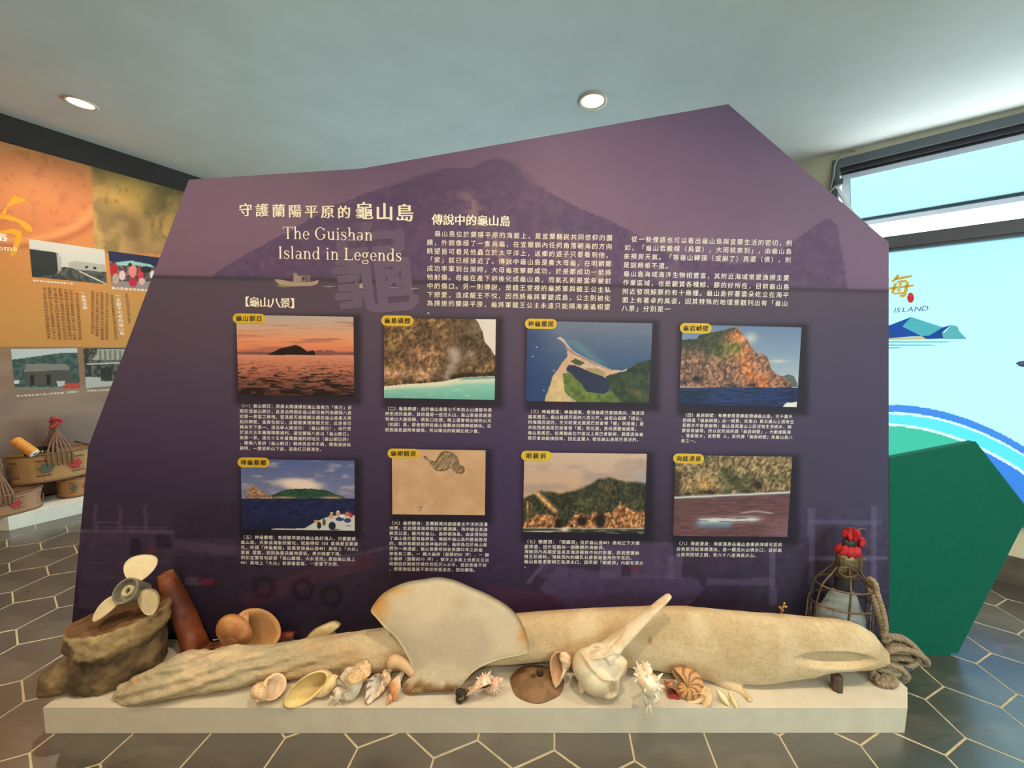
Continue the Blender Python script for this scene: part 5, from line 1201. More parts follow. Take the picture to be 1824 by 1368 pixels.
for h_ in range(2):
    o = h_*K*n
    for k in range(K-1):
        F += [(o+k*n+i, o+k*n+(i+1) % n, o+(k+1)*n+(i+1) % n, o+(k+1)*n+i) for i in range(n)]
    F.append([o+(K-1)*n+i for i in range(n)])
F += [(i, (i+1) % n, K*n+(i+1) % n, K*n+i) for i in range(n)]
V[:, 2] = np.maximum(V[:, 2], PZ+.0005)
def scol(V):
    p = proj(V); x, y = (p[:, 0]-640)*5.262, (p[:, 1]-1010)*5.262; nz_ = fbm3(V*30, 4, 3)
    c = colnoise(V, (208, 190, 160), (192, 174, 148), 7, seed=6); j = (nz_-.5)
    c = mixc(c, rgb(206, 138, 58), np.exp(-((x-150)/(110+60*j))**2-((y-330)/(150+80*j))**2)*.95); c = mixc(c, rgb(206, 150, 80), np.exp(-((x-330)/120)**2-((y-215)/40)**2)*.8)
    c = mixc(c, rgb(202, 140, 70), np.exp(-((x-1540)/50)**2-((y-640)/(90+60*j))**2)*.9); c = mixc(c, rgb(150, 134, 108), np.exp(-((x-960)/90)**2-((y-340)/60)**2)*.35)
    c = mixc(c, rgb(122, 80, 38), sm(1050, 1150, y+j*160)*(1-sm(850, 1000, x))*.9); return mixc(c, rgb(236, 224, 200), sm(.6, .75, fbm3(V*60, 3, 5))*sm(900, 1000, y)*.5)
scap = root('whale_shoulder_blade', sbase, 'fan-shaped cream shoulder blade bone with brown foot leaning on the long bone', 'bone')
mk('blade', V, F, m_bones, scap, smooth=True, col=scol(V))
sp = spline([hit(690, 1186, sbase+W*.004, sn), hit(703, 1177, sbase+W*.004, sn), hit(722, 1185, sbase+W*.002, sn), hit(737, 1200, sbase, sn)], 6)
V, F = tube(sp, np.interp(np.linspace(0, 1, len(sp)), [0, .12, .3, 1], [.012, .022, .024, .018]), 14)
p = proj(V); c = colnoise(V, (214, 176, 134), (204, 164, 122), 12); c = mixc(c, rgb(160, 112, 58), 1-sm(683, 696, p[:, 0])); mk('process', V, F, m_bones, scap, smooth=True, col=c)

# --- dolphin skull
mb = MB(); kz = lambda x, y: (960+x/5.26, 1040+y/5.26)
def kp(x, y, w): return dsp(*kz(x, y), w-.028)
RB = basis(sv(.55, -.65, .2), sv(-.6, -.4, .5))
mb.add(*ell(kp(455, 770, .092), (.060, .055, .066))); mb.add(*ell(kp(540, 890, .070), (.064, .052, .060))); mb.add(*ell(kp(660, 770, .080), (.062, .036, .062))); mb.add(*ell(kp(560, 680, .098), (.054, .045, .046)))
mb.add(*ell(kp(770, 770, .080), (.024, .022, .040))); mb.add(*ell(kp(720, 950, .056), (.014, .016, .044))); mb.add(*ell(kp(650, 1035, .050), (.030, .018, .014))); mb.add(*ell(kp(400, 940, .080), (.014, .02, .036)))
bk = [kp(600, 680, .085), kp(720, 560, .108), kp(860, 430, .122), kp(1000, 310, .132), kp(1120, 200, .140), kp(1205, 125, .146), kp(1232, 100, .148)]
sp = spline(bk, 5); mb.add(*tube(sp, np.interp(np.linspace(0, 1, len(sp)), [0, .15, .45, .8, .95, 1], [.048, .040, .026, .0165, .012, .006]), 14, flat=.55))
V, F = fuse(mb, .0040, 9); N = normals(V, F); p = proj(V); x, y = (p[:, 0]-960)*5.26, (p[:, 1]-1040)*5.26; front = sm(-.1, .3, N@S_T)
dent = 0
for a, b_, rx, ry, d_ in ((540, 605, 46, 22, .030), (690, 980, 34, 50, .034), (650, 800, 110, 90, .012), (580, 655, 14, 16, .010), (470, 640, 30, 40, .008)):
    dent = dent+d_*np.exp(-((x-a)/rx)**2-((y-b_)/ry)**2)
slot = np.exp(-(((y-(610-(x-640)*.93))/9)**2))*sm(640, 660, x)*(1-sm(765, 780, x))*.008+np.exp(-(((y-(225-(x-1070)*.66))/7)**2))*sm(1060, 1080, x)*(1-sm(1190, 1215, x))*.006
def pdist(pts):
    d = np.full(len(x), 1e9)
    for (ax_, ay_), (bx_, by_) in zip(pts[:-1], pts[1:]):
        t_ = np.clip(((x-ax_)*(bx_-ax_)+(y-ay_)*(by_-ay_))/((bx_-ax_)**2+(by_-ay_)**2), 0, 1); d = np.minimum(d, np.hypot(x-ax_-t_*(bx_-ax_), y-ay_-t_*(by_-ay_)))
    return d
crest = .010*np.exp(-(pdist([(360, 600), (420, 680), (500, 800), (600, 890), (720, 915), (790, 830), (820, 720)])/17)**2)+.008*np.exp(-(pdist([(500, 700), (600, 690), (690, 640), (750, 650)])/16)**2)
V = V-S_T*((dent+slot-crest)*front)[:, None]
for a, b_ in ((670, 740), (727, 640), (728, 708), (555, 850)): V = V-S_T*(.004*np.exp(-((x-a)**2+(y-b_)**2)/60)*front)[:, None]
V = V+N*(.003*(fbm3(V*40, 3, 4)-.5))[:, None]; V[:, 2] = np.maximum(V[:, 2], PZ+.0005)
c = colnoise(V, (226, 208, 176), (214, 190, 154), 14, seed=8); c = mixc(c, rgb(206, 174, 128), sm(.55, .7, fbm3(V*20, 4, 2))*.5)
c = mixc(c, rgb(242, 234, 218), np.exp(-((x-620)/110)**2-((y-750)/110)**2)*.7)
skull = mk('dolphin_skull', V, F, m_bones, smooth=True, col=c); tag(skull, 'cream dolphin skull with long narrow beak resting against the whale bone', 'skull')
# ------------------------------------------------------------------ sea shells
def gastropod(turns=3.2, k=.32, R=.45, A=.55, T=.9, ar=1.0, az=1.0, canal=0.0, nt=None, nphi=28, bump=None, flare=0.0, open_=.55, cf=None, cin=(236, 206, 168), thick=.045, teeth=False):
    """spiral shell: apex +z, mouth looking to +y; returns points, faces, colours"""
    th1 = 2*math.pi*turns; nt = nt or int(turns*34); TH = np.linspace(0, th1, nt); PH = np.linspace(0, 2*math.pi, nphi, endpoint=False)
    th, ph = np.meshgrid(TH, PH, indexing='ij'); g = np.exp(k*(th-th1))
    last = sm(th1-1.2, th1, th)
    rr = np.ones_like(th)
    if bump is not None: rr = rr+bump(th-th1, ph)
    s_ = np.sin(ph); cz_ = 1+canal*np.clip(-s_, 0, 1)**4*(.35+.65*last)
    fl = 1+flare*last**3
    def surf(rr_):
        rad = R*g+A*g*ar*np.cos(ph)*rr_*fl; z = T*(1-g)+A*g*az*s_*rr_*cz_*fl
        return np.stack([rad*np.cos(th), rad*np.sin(th), z], -1)
    # turn so that the mouth's radius lies on +x, i.e. it opens to +y
    Rm = np.array([[math.cos(-th1), -math.sin(-th1), 0], [math.sin(-th1), math.cos(-th1), 0], [0, 0, 1]])
    So = (surf(rr).reshape(-1, 3)@Rm.T)
    k0 = int(nt*(1-open_/turns)); inner = surf(rr*(1-thick*2))[k0:]
    Si = inner.reshape(-1, 3)@Rm.T
    Fo = gridF(nt, nphi, True); ni = nt-k0; Fi = gridF(ni, nphi, True)[:, ::-1]+nt*nphi
    lip = [((nt-1)*nphi+j, (nt-1)*nphi+(j+1) % nphi, nt*nphi+(ni-1)*nphi+(j+1) % nphi, nt*nphi+(ni-1)*nphi+j) for j in range(nphi)]
    V = np.concatenate([So, Si]); F = np.concatenate([Fo, Fi, np.array(lip)]).tolist()+[list(range(nphi))]
    co = cf(th, ph, g).reshape(-1, 3); ci = np.broadcast_to(rgb(*cin), (len(Si), 3))
    # inside gets deeper in colour away from the lip
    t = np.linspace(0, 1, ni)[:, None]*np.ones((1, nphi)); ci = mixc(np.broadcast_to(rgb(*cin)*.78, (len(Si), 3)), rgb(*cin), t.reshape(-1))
    if teeth: ci = mixc(ci, rgb(120, 74, 46), (sm(.5, .8, np.cos(ph[k0:]*9))*sm(.80, .92, t)*(np.cos(ph[k0:]) > -.2)).reshape(-1))
    return V, F, np.concatenate([co, ci])
def orient(V, px, apex, mouth):
    a = svl(px, *apex); o = svl(px, *mouth); o = o-a*(a@o); o /= np.linalg.norm(o); x = np.cross(o, a)
    return V[:, :1]*x+V[:, 1:2]*o+V[:, 2:]*a
def shell(name, box, apex, mouth, label, cat='shell', group='sea shells on the platform', mat=None, z=PZ, by='a', spikes=None, sq=1.0, wfix=None, **kw):
    V, F, c = gastropod(**kw); px = ((box[0]+box[2])/2, (box[1]+box[3])/2)
    if spikes is not None:
        MBs = MB(); MBs.add(V, F); cs = [c]
        for P0, P1, r0, cc in spikes(kw):
            mid = (np.array(P0)+np.array(P1))/2; Vs, Fs = tube([P0, mid*1.0+np.array([0, .02, .01]), P1], [r0, r0*.62, r0*.12], 7); MBs.add(Vs, Fs); cs.append(np.broadcast_to(rgb(*cc), (len(Vs), 3)))
        V, F, c = np.concatenate(MBs.V), MBs.F, np.concatenate(cs)
    V = fit_px(orient(V, px, apex, mouth), box, z, by, sq=sq, wfix=wfix)
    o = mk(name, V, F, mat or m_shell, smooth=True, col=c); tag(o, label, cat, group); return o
def cmix(c1, c2, f): return lambda th, ph, g: mixc(np.broadcast_to(rgb(*c1), th.shape+(3,)), rgb(*c2), f(th, ph, g))
def spin(n, th1, lo, hi, zlow, zup, A=.5, R=.45, T=.9, k=.32, ln=.5, r=.07, cc=(240, 226, 204), span=6.0, phis=(.9, .1, -.7)):
    """rows of spines along the outer whorl"""
    out = []
    for i in range(n):
        d = -span*i/max(n-1, 1)-.15; g = math.exp(k*d)
        for pz in phis:
            rad = np.array([math.cos(d), math.sin(d), 0]); c0 = rad*R*g+np.array([0, 0, T*(1-g)]); dr_ = rad*math.cos(pz)+np.array([0, 0, math.sin(pz)])
            L_ = ln*g*(1 if pz > .5 else .6); out.append((c0+dr_*A*g*.9, c0+dr_*(A*g+L_), r*g, cc))
    return out
def plate(name, pts, ctr, P, Nn, T_, mat, colf, parent=None, bow=0.0, K=9, rnd_=4):
    P3 = spline(np.array([hit(x, y, P, Nn) for x, y in pts]), 3, closed=True); c0 = hit(*ctr, P, Nn); n = len(P3); V = []
    for sgn in (1, -1):
        for k in range(K):
            s_ = 1-k/K
            for q_ in P3: V.append(c0+(q_-c0)*s_+Nn*(sgn*T_*math.sqrt(max(0, 1-s_**rnd_))+bow*(1-s_*s_)))
    F = []
    for h_ in range(2):
        o = h_*K*n
        for k in range(K-1): F += [(o+k*n+i, o+k*n+(i+1) % n, o+(k+1)*n+(i+1) % n, o+(k+1)*n+i) for i in range(n)]
        F.append([o+(K-1)*n+i for i in range(n)])
    F += [(i, (i+1) % n, K*n+(i+1) % n, K*n+i) for i in range(n)]
    V = np.array(V); return mk(name, V, F, mat, parent, smooth=True, col=colf(V))
# round tan tun shell in front of the long bone
shell('tun_shell', (448, 1193, 508, 1252), (-.55, -.75, .25), (.28, .42, .86), 'small round cream tun shell with open mouth, leftmost on the platform front', turns=3.6, k=.17, R=.40, A=.62, T=.85, cin=(246, 220, 186), open_=.7,
      bump=lambda d, ph: .012*np.cos(ph*14), cf=cmix((238, 206, 160), (206, 156, 102), lambda th, ph, g: sm(.2, .9, np.cos(ph*14)*.5+.5)*sm(.0, .6, np.sin(th*9+ph*2))*.8))
# large brown tun shell behind the bone
shell('tun_shell', (384, 1075, 501, 1176), (-.62, -.70, .30), (.36, .40, .84), 'large brown round tun shell behind the long bone beside the driftwood', turns=3.5, k=.17, R=.38, A=.66, T=.80, cin=(196, 150, 98), open_=.8, by='w', z=PZ, sq=.52, wfix=.222,
      cf=cmix((186, 122, 72), (216, 168, 118), lambda th, ph, g: sm(.4, .8, fbm3(np.stack([th*2, ph*.6, 0*th], -1), 4, 3))))
# white knobbed conch with a flared fan lip
px_ = (612, 1215); V, F, c = gastropod(turns=5.2, k=.14, R=.40, A=.50, T=1.9, az=1.15, canal=.55, flare=.1, cin=(218, 178, 128), open_=.4,
      bump=lambda d, ph: .30*np.clip(np.cos(d*4.0), 0, 1)**3*np.exp(-((np.mod(ph+1, 6.283)-2.0)/.45)**2)+.16*np.clip(np.cos(d*4.0+.7), 0, 1)**2*np.exp(-((np.mod(ph+1, 6.283)-1.1)/.4)**2)+.02*np.cos(ph*12),
      cf=cmix((240, 226, 200), (206, 186, 158), lambda th, ph, g: sm(.35, .7, fbm3(np.stack([th*1.5, ph*2, 0*th], -1), 4, 7))))
V = fit_px(orient(V, px_, (-.90, -.36, .25), (.25, -.15, -.95)), (584, 1184, 658, 1250), PZ, 'a', sq=.6)
cz7 = lambda L_: [(430+x/5.527, 1150+y/5.527) for x, y in L_]
conch = root('conch_shell', np.array([V[:, 0].mean(), V[:, 1].mean(), PZ]), 'white knobbly conch with grey tip and flared ribbed lip', 'shell', 'sea shells on the platform')
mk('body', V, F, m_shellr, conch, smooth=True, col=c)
wl_ = ((V.mean(0)-D0)@W)
nn_ = svl(px_, .35, .25, .9); P_ = dsp(636, 1200, wl_+.004)
plate('flared_lip', cz7([(1040, 300), (1090, 235), (1150, 170), (1215, 130), (1262, 158), (1280, 220), (1270, 285), (1230, 318), (1180, 345), (1130, 370), (1060, 380)]), cz7([(1150, 270)])[0], P_, nn_, .004, m_shellr,
      lambda V: mixc(np.broadcast_to(rgb(226, 190, 144), (len(V), 3)), rgb(168, 122, 80), sm(.2, .8, np.sin(np.arctan2((V-P_)@ZV, (V-P_)@U)*16))*.5), conch, bow=-.014, K=9)
# triton with white toothed mouth
shell('triton_shell', (645, 1193, 703, 1256), (.60, .80, .05), (-.10, -.12, 1.0), 'white-mouthed triton shell with toothed lip beside the shoulder blade foot', turns=5.5, k=.135, R=.36, A=.50, T=1.9, az=1.25, canal=.7, flare=.25, ar=1.2, cin=(240, 228, 212), open_=.5,
      bump=lambda d, ph: .10*np.clip(np.cos(d*3.2), 0, 1)**2+.05*np.cos(ph*10), cf=cmix((232, 208, 178), (204, 158, 112), lambda th, ph, g: sm(.4, .7, fbm3(np.stack([th*1.7, ph*2, 0*th], -1), 4, 9))), mat=m_shellr, teeth=True)
# orange spindle murex
shell('spindle_shell', (682, 1199, 731, 1258), (-.66, -.74, .10), (.50, -.30, -.80), 'orange-brown knobbly spindle shell with a pointed white canal', turns=5.5, k=.13, R=.40, A=.46, T=1.7, az=1.2, canal=2.2, cin=(236, 210, 180), open_=.4,
      bump=lambda d, ph: .20*np.clip(np.cos(d*3.5), 0, 1)**3*np.clip(np.cos(ph-.5), 0, 1), cf=cmix((206, 142, 88), (238, 214, 186), lambda th, ph, g: np.clip(-np.sin(ph), 0, 1)**2+sm(.55, .7, fbm3(np.stack([th*1.4, ph*2, 0*th], -1), 4, 5))*.6), mat=m_shellr)
# pink murex with frilled spines
shell('murex_shell', (824, 1190, 896, 1245), (.92, .35, .10), (.10, -.85, .10), 'pale pink murex shell with frilly spines beside the brown disc', turns=5, k=.14, R=.40, A=.50, T=1.5, az=1.15, canal=1.0, cin=(240, 206, 176), open_=.45, spikes=lambda kw: spin(9, 0, 0, 0, 0, 0, A=.52, T=1.5, k=.14, ln=.30, r=.09, cc=(240, 222, 200), phis=(.9, .2, -.6))+[((.40, .0, -.45-.13*i), (.40+.0*i, -.42+.02*i, -.52-.16*i), .06, (238, 212, 176)) for i in range(6)],
      bump=lambda d, ph: .16*np.clip(np.cos(d*3), 0, 1)**3, cf=cmix((240, 220, 200), (226, 178, 146), lambda th, ph, g: sm(.4, .65, fbm3(np.stack([th*1.6, ph*1.5, 0*th], -1), 4, 4))), mat=m_shellr)
# pear shaped whelk leaning on the brown disc
# white many-spined murex hanging over the front edge
def bigspin(kw):
    o = spin(7, 0, 0, 0, 0, 0, A=.52, T=1.2, k=.14, ln=.45, r=.12, cc=(244, 232, 210), span=5.6, phis=(.95, .15, -.65)); return o+[((.42, 0, -.6), (.46, .10, -1.75), .13, (242, 222, 186)), ((.42, .0, -.5), (.95, .1, -1.1), .10, (240, 220, 186)), ((.42, 0, -.8), (.85, -.1, -1.6), .09, (240, 220, 186))]
shell('spiny_murex_shell', (1114, 1176, 1197, 1283), (.10, .92, .35), (-.55, .1, -.80), 'white murex shell with long spines, one hanging over the platform edge', turns=5, k=.14, R=.42, A=.50, T=1.2, az=1.1, canal=.7, cin=(240, 196, 160), open_=.45, spikes=bigspin,
      bump=lambda d, ph: .14*np.clip(np.cos(d*3), 0, 1)**3, cf=cmix((244, 232, 210), (232, 204, 166), lambda th, ph, g: sm(.45, .7, fbm3(np.stack([th*1.6, ph*1.5, 0*th], -1), 4, 6))), mat=m_shellr, by='h', z=PZ+.004)
# striped brown nautilus
shell('nautilus_shell', (1194, 1191, 1256, 1248), (.10, .22, .95), (-.55, -.75, -.25), 'brown nautilus shell with fine dark stripes beside the spiny white murex', turns=2.6, k=.175, R=.50, A=.54, T=.02, az=.80, cin=(226, 196, 150), open_=.35, nt=170, sq=.6, bump=lambda d, ph: .012*np.cos(d*12+1.5*np.cos(ph)),
      cf=cmix((206, 152, 96), (120, 78, 46), lambda th, ph, g: sm(.1, .8, np.cos(th*11+3*np.abs(np.cos(ph))))*.8))
shell('drupe_shell', (1178, 1217, 1216, 1247), (-.75, .35, .3), (.5, -.35, .8), 'small red-brown knobbly drupe shell between murex and nautilus', turns=4.5, k=.14, R=.38, A=.52, T=1.3, canal=.6, cin=(150, 60, 48), open_=.4, bump=lambda d, ph: .22*np.clip(np.cos(d*3.5), 0, 1)**2*np.clip(np.cos(ph*3), 0, 1), cf=cmix((156, 96, 70), (196, 146, 110), lambda th, ph, g: sm(.4, .7, fbm3(np.stack([th*2, ph*2, 0*th], -1), 3, 3))), mat=m_shellr)
# pale volutes: two thin cream shells showing the hollow inside
shell('volute_shell', (494, 1204, 612, 1263), (.86, .30, .30), (-.35, -.50, .80), 'pale yellow hollow volute shell lying between tun shell and conch', turns=3.0, k=.24, R=.34, A=.60, T=1.2, az=1.5, ar=.8, cin=(236, 206, 136), open_=.9, cf=cmix((240, 214, 160), (230, 196, 136), lambda th, ph, g: sm(.4, .7, fbm3(np.stack([th, ph, 0*th], -1), 4, 8))))
fz = lambda L_: [(520+x/10.13, 1060+y/10.13) for x, y in L_]
fin = plate('cream_shell_half', fz([(200, 900), (260, 765), (330, 670), (430, 590), (560, 530), (700, 475), (790, 462), (860, 490), (895, 535), (830, 570), (785, 610), (780, 650), (830, 720), (860, 860), (700, 930), (500, 960), (330, 940)]), fz([(560, 740)])[0], D0+W*.275, -W, .012, m_shell, lambda V: colnoise(V, (222, 200, 152), (204, 180, 128), 40), bow=.012)
fin.data.transform(Matrix.Translation((0, 0, 0))); tag(fin, 'cream fin-shaped half shell peeping over the long bone left of the shoulder blade', 'shell', 'sea shells on the platform')
# --- brown urchin-like disc with two holes
dc = flr(956, 1218, PZ); n = 40; V = []; prof = [(1.0, .0), (1.0, .10), (.96, .20), (.86, .42), (.70, .66), (.5, .86), (.3, .97), (.14, 1.0), (.0, 1.0)]
R_, H_ = .108, .040
rs = np.array(prof); fine = [(np.interp(t, np.linspace(0, 1, len(rs)), rs[:, 0]), np.interp(t, np.linspace(0, 1, len(rs)), rs[:, 1])) for t in np.linspace(0, 1, 34)]
for r, hgt in fine:
    for a in np.linspace(0, 2*math.pi, 64, endpoint=False):
        wv = 1+.03*math.sin(3*a+1)+.015*math.sin(7*a); V.append(dc+U*(R_*r*wv*math.cos(a))+W*(R_*.80*r*wv*math.sin(a))+ZV*(H_*hgt))
V = np.array(V); F = gridF(len(fine), 64, True).tolist()
p = proj(V); x, y = (p[:, 0]-800)*7.6, (p[:, 1]-1140)*7.6
ho = np.exp(-(((x-1228)/44)**2+((y-432)/50)**2)**2)+.7*np.exp(-(((x-1140)/30)**2+((y-465)/34)**2)**2); V = V-ZV*(.022*ho)[:, None]
V = V+ZV*(.002*(fbm3(V*60, 3, 2)-.5))[:, None]; V[:, 2] = np.maximum(V[:, 2], PZ+.0004)
c = colnoise(V, (138, 104, 70), (118, 88, 60), 30, seed=4); c = mixc(c, rgb(52, 38, 30), ho*.9)
tag(mk('sea_urchin_disc', V, F, vm('brown_disc', .7, .1, 120, bump=.25, bscale=150), smooth=True, col=c), 'flat round brown disc with two dark holes lying before the skull', 'shell', 'sea shells on the platform')
# pear shaped whelk propped upright on the disc's rim
shell('whelk_shell', (981, 1154, 1017, 1226), (.10, 1.0, .05), (.10, -.05, 1.0), 'cream pear-shaped whelk shell propped upright between disc and skull', turns=5, k=.14, R=.34, A=.50, T=.95, az=1.5, canal=.8, flare=.1, ar=1.15, sq=.8, cin=(196, 150, 110), open_=.5, bump=lambda d, ph: .05*np.clip(np.cos(d*3), 0, 1)**2+.02*np.cos(ph*12), cf=cmix((240, 218, 186), (226, 176, 136), lambda th, ph, g: sm(.45, .7, fbm3(np.stack([th*1.4, ph*2, 0*th], -1), 4, 2))), z=PZ+.030)

# --- dark barnacle lump
mb = MB(); bc = flr(824, 1250, PZ)
rnd = random.Random(4)
for i in range(9): mb.add(*ell(bc+U*rnd.uniform(-.016, .016)+W*rnd.uniform(-.004, .02)+ZV*rnd.uniform(.008, .034), (rnd.uniform(.009, .016),)*3, n=10, m=7))
V, F = fuse(mb, .0028, 1); N = normals(V, F); V = V+N*(.006*(fbm3(V*150, 3, 3)-.5))[:, None]; V[:, 2] = np.maximum(V[:, 2], PZ+.0005)
c = colnoise(V, (44, 38, 30), (150, 120, 70), 110, .56, .68, 3)
tag(mk('barnacle_cluster', V, F, m_vert, smooth=True, col=c), 'small black barnacle cluster in front of the shoulder blade foot', 'barnacle')

# --- thin pale shells at the right of the nautilus
def leaf(name, box, L_, Wd, curl, up, right, label, c1, c2, th_=.0022):
    n1, n2 = 18, 11; V = []
    for sgn in (0, 1):
        for i in range(n1):
            t = i/(n1-1); wdt = Wd*math.sin(math.pi*(.03+.94*t))**.7
            for j in range(n2):
                s_ = (j/(n2-1)-.5)*2; V.append((s_*wdt, t*L_, -curl*s_*s_*wdt*1.2-curl*.8*(t-.5)**2*L_-sgn*th_))
    V = np.array(V); m = n1*n2; F = gridF(n1, n2).tolist()+(gridF(n1, n2)[:, ::-1]+m).tolist()
    bd = [j for j in range(n2)]+[i*n2+n2-1 for i in range(1, n1)]+[(n1-1)*n2+j for j in range(n2-2, -1, -1)]+[i*n2 for i in range(n1-2, 0, -1)]
    F += [(bd[i], bd[(i+1) % len(bd)], bd[(i+1) % len(bd)]+m, bd[i]+m) for i in range(len(bd))]
    px = ((box[0]+box[2])/2, (box[1]+box[3])/2); u_ = svl(px, *up); r_ = svl(px, *right); B_ = basis(u_, r_)
    V = V[:, 1:2]*B_[:, 0]+V[:, :1]*B_[:, 1]+V[:, 2:]*np.cross(B_[:, 1], B_[:, 0])
    V = fit_px(V, box, PZ, 'h'); tag(mk(name, V, F, m_shell, smooth=True, col=colnoise(V, c1, c2, 60)), label, 'shell', 'thin pale shells beside the nautilus')
leaf('cuttlebone', (1246, 1221, 1271, 1260), .07, .022, .15, (.12, 1, .25), (1, -.1, .2), 'flat oval cream cuttlebone standing just right of the nautilus', (236, 208, 160), (228, 198, 148))
leaf('shell_fragment', (1269, 1226, 1306, 1258), .08, .020, .9, (-.75, .6, .2), (.5, .6, .4), 'curved cream shell fragment behind the cuttlebone', (236, 214, 172), (222, 190, 136))
leaf('shell_fragment', (1291, 1231, 1320, 1263), .08, .016, .5, (-.60, .8, .25), (.7, .5, .4), 'pointed leaf-like pale yellow shell fragment farthest right of the nautilus', (240, 218, 166), (230, 204, 146))
leaf('shell_fragment', (1229, 1234, 1252, 1253), .05, .012, .9, (.8, .5, .2), (-.4, .6, .5), 'tiny pinkish white shell fragment at the foot of the nautilus', (242, 218, 186), (236, 204, 168))

# --- small gilded coral twig on the bone's back
m_gold = pm('gilded_twig', (196, 158, 84), .4, (150, 116, 56), 60, metal=.5)
b = MB(); g0 = dsp(1393, 1097, .20)
tw = [dsp(1392, 1098, .20), dsp(1392, 1091, .20), dsp(1391, 1085, .20), dsp(1396, 1080, .20), dsp(1397, 1075, .20)]
b.tube(spline(tw, 4), .0035, 6)
for q in tw[1:]+[dsp(1389, 1082, .20), dsp(1400, 1081, .20), dsp(1394, 1087, .195)]: b.add(*ell(q, (.006, .005, .006), n=8, m=6))
b2 = MB(); b2.tube(spline([tw[0], tw[0]-ZV*.03, np.array([tw[0][0], tw[0][1], PZ+.02]), np.array([tw[0][0], tw[0][1], PZ+.0008])], 3), .003, 6)
b.V += b2.V; b.F += [[i+b.n for i in f] for f in b2.F]; b.n += b2.n
tag(b.build('gilded_coral_twig', m_gold, smooth=True), 'tiny gilded coral twig showing above the right part of the long bone', 'ornament')
# ------------------------------------------------------------------ caged fishing lamp and its rope
LW_ = .260; lz = lambda x, y: (1350+x/3.91, 920+y/3.91)
def lp(x, y, w=LW_): return dsp(*lz(x, y), w)
bc = lp(565, 730); rb = .108
lamp = root('fishing_lamp', np.array([bc[0], bc[1], PZ]), 'old glass fishing lamp in a wire cage with red cloth tied on top', 'lamp')
m_bulb = _mat('dusty_bulb_glass'); _b = m_bulb[2]; m_bulb = m_bulb[0]
_b.inputs['Base Color'].default_value = (*lin(rgb(190, 196, 192)), 1); _b.inputs['Roughness'].default_value = .12; _b.inputs['Transmission Weight'].default_value = .55; _b.inputs['IOR'].default_value = 1.06; _b.inputs['Specular IOR Level'].default_value = .8
m_wire = pm('rusty_cage_wire', (122, 100, 76), .5, (84, 66, 50), 60, metal=.5, bump=.1)
m_steel = pm('bright_cage_wire', (186, 182, 174), .35, (150, 146, 138), 60, metal=.7)
m_rubber = pm('black_rubber_neck', (34, 32, 34), .5, (44, 42, 42), 30)
m_brass = pm('tarnished_brass_clamp', (146, 124, 88), .4, (96, 78, 52), 45, metal=.6, bump=.12)
m_red = pm('red_cloth', (192, 32, 42), .75, (150, 20, 30), 50, bump=.3)
ax_b, ax_t = lp(565, 730), lp(632, 250); axd = (ax_t-ax_b)/np.linalg.norm(ax_t-ax_b); sx = U-axd*(U@axd); sx /= np.linalg.norm(sx); sy = np.cross(axd, sx)
SQ = .60
def lpt(h, r, a, sq=SQ): return bc+axd*h+sx*(r*math.cos(a))+sy*(r*sq*math.sin(a))
H = lambda y: (lp(565+(730-y)*.14, y)-bc)@axd
A32 = np.linspace(0, 2*math.pi, 32, endpoint=False)
def lathe(name, prof, mat, parent=lamp, sq=SQ, cap=True):
    V = [lpt(h, r, a, sq) for h, r in prof for a in A32]; F = gridF(len(prof), 32, True).tolist()
    if cap: F += [list(range(32))[::-1], [(len(prof)-1)*32+j for j in range(32)]]
    return mk(name, V, F, mat, parent, smooth=True)
hn_ = H(500)
bulb = [(-rb*.98, .01)]+[(rb*math.sin(t), rb*math.cos(t)) for t in np.linspace(-1.45, .75, 14)]+[(hn_*.80, .060), (hn_*.92, .044), (hn_, .037)]
lathe('bulb', bulb, m_bulb)
mkf = MB(); mkf.tube([lpt(-.05, .0, 0), lpt(hn_*.9, .0, 0)], .006, 8); mkf.add(*ell(lpt(.01, 0, 0), (.012, .012, .02), n=10, m=8)); mkf.build('filament_stem', m_brass, lamp, smooth=True)
lathe('neck', [(hn_-.012, .036), (hn_, .040), (H(440), .042), (H(370), .042), (H(355), .038)], m_rubber)
lathe('clamp', [(H(415), .046), (H(412), .051), (H(300), .048), (H(262), .050), (H(258), .044)], m_brass)
for a in (-2.6, -.4):
    b = MB(); b.box(lpt(H(320), .052, a), sx*.006, sy*.005, axd*.03); b.build('clamp_flange', m_brass, lamp)
for h_, a, l_ in ((300, -1.0, .008), (380, -1.9, .008), (290, -.1, .022)):
    b = MB(); b.tube([lpt(H(h_), .050, a), lpt(H(h_), .052+l_, a)], .0048, 8); b.build('bolt', m_brass, lamp)
lathe('band', [(H(300), .044), (H(292), .047), (H(270), .046), (H(262), .040)], m_rubber)
def cloth(name, c, r, seed, amp, nf):
    V, F = ell(c, r, n=36, m=20); N = (V-c)/np.linalg.norm(V-c, axis=1)[:, None]; an = np.arctan2((V-c)@sy, (V-c)@sx)
    V = V+N*(amp*(np.sin(an*nf+4*fbm3(V*40, 3, seed))*.5+fbm3(V*55, 3, seed+3)-.5))[:, None]; return mk(name, V, F, m_red, lamp, smooth=True)
cloth('red_cloth_wrap', lp(630, 240), (.046, .036, .032), 3, .010, 9)
lathe('cloth_tie', [(H(205), .028), (H(198), .031), (H(170), .030), (H(160), .024)], m_rubber)
cloth('red_cloth_tuft', lp(652, 130), (.025, .020, .024), 7, .022, 5); cloth('red_cloth_tuft', lp(700, 175), (.022, .016, .015), 11, .018, 4)
b = MB(); b.tube([lp(690, 95), lp(720, 84), lp(752, 90)], [.003, .0025, .002], 6); b.build('tie_end', m_brass, lamp)
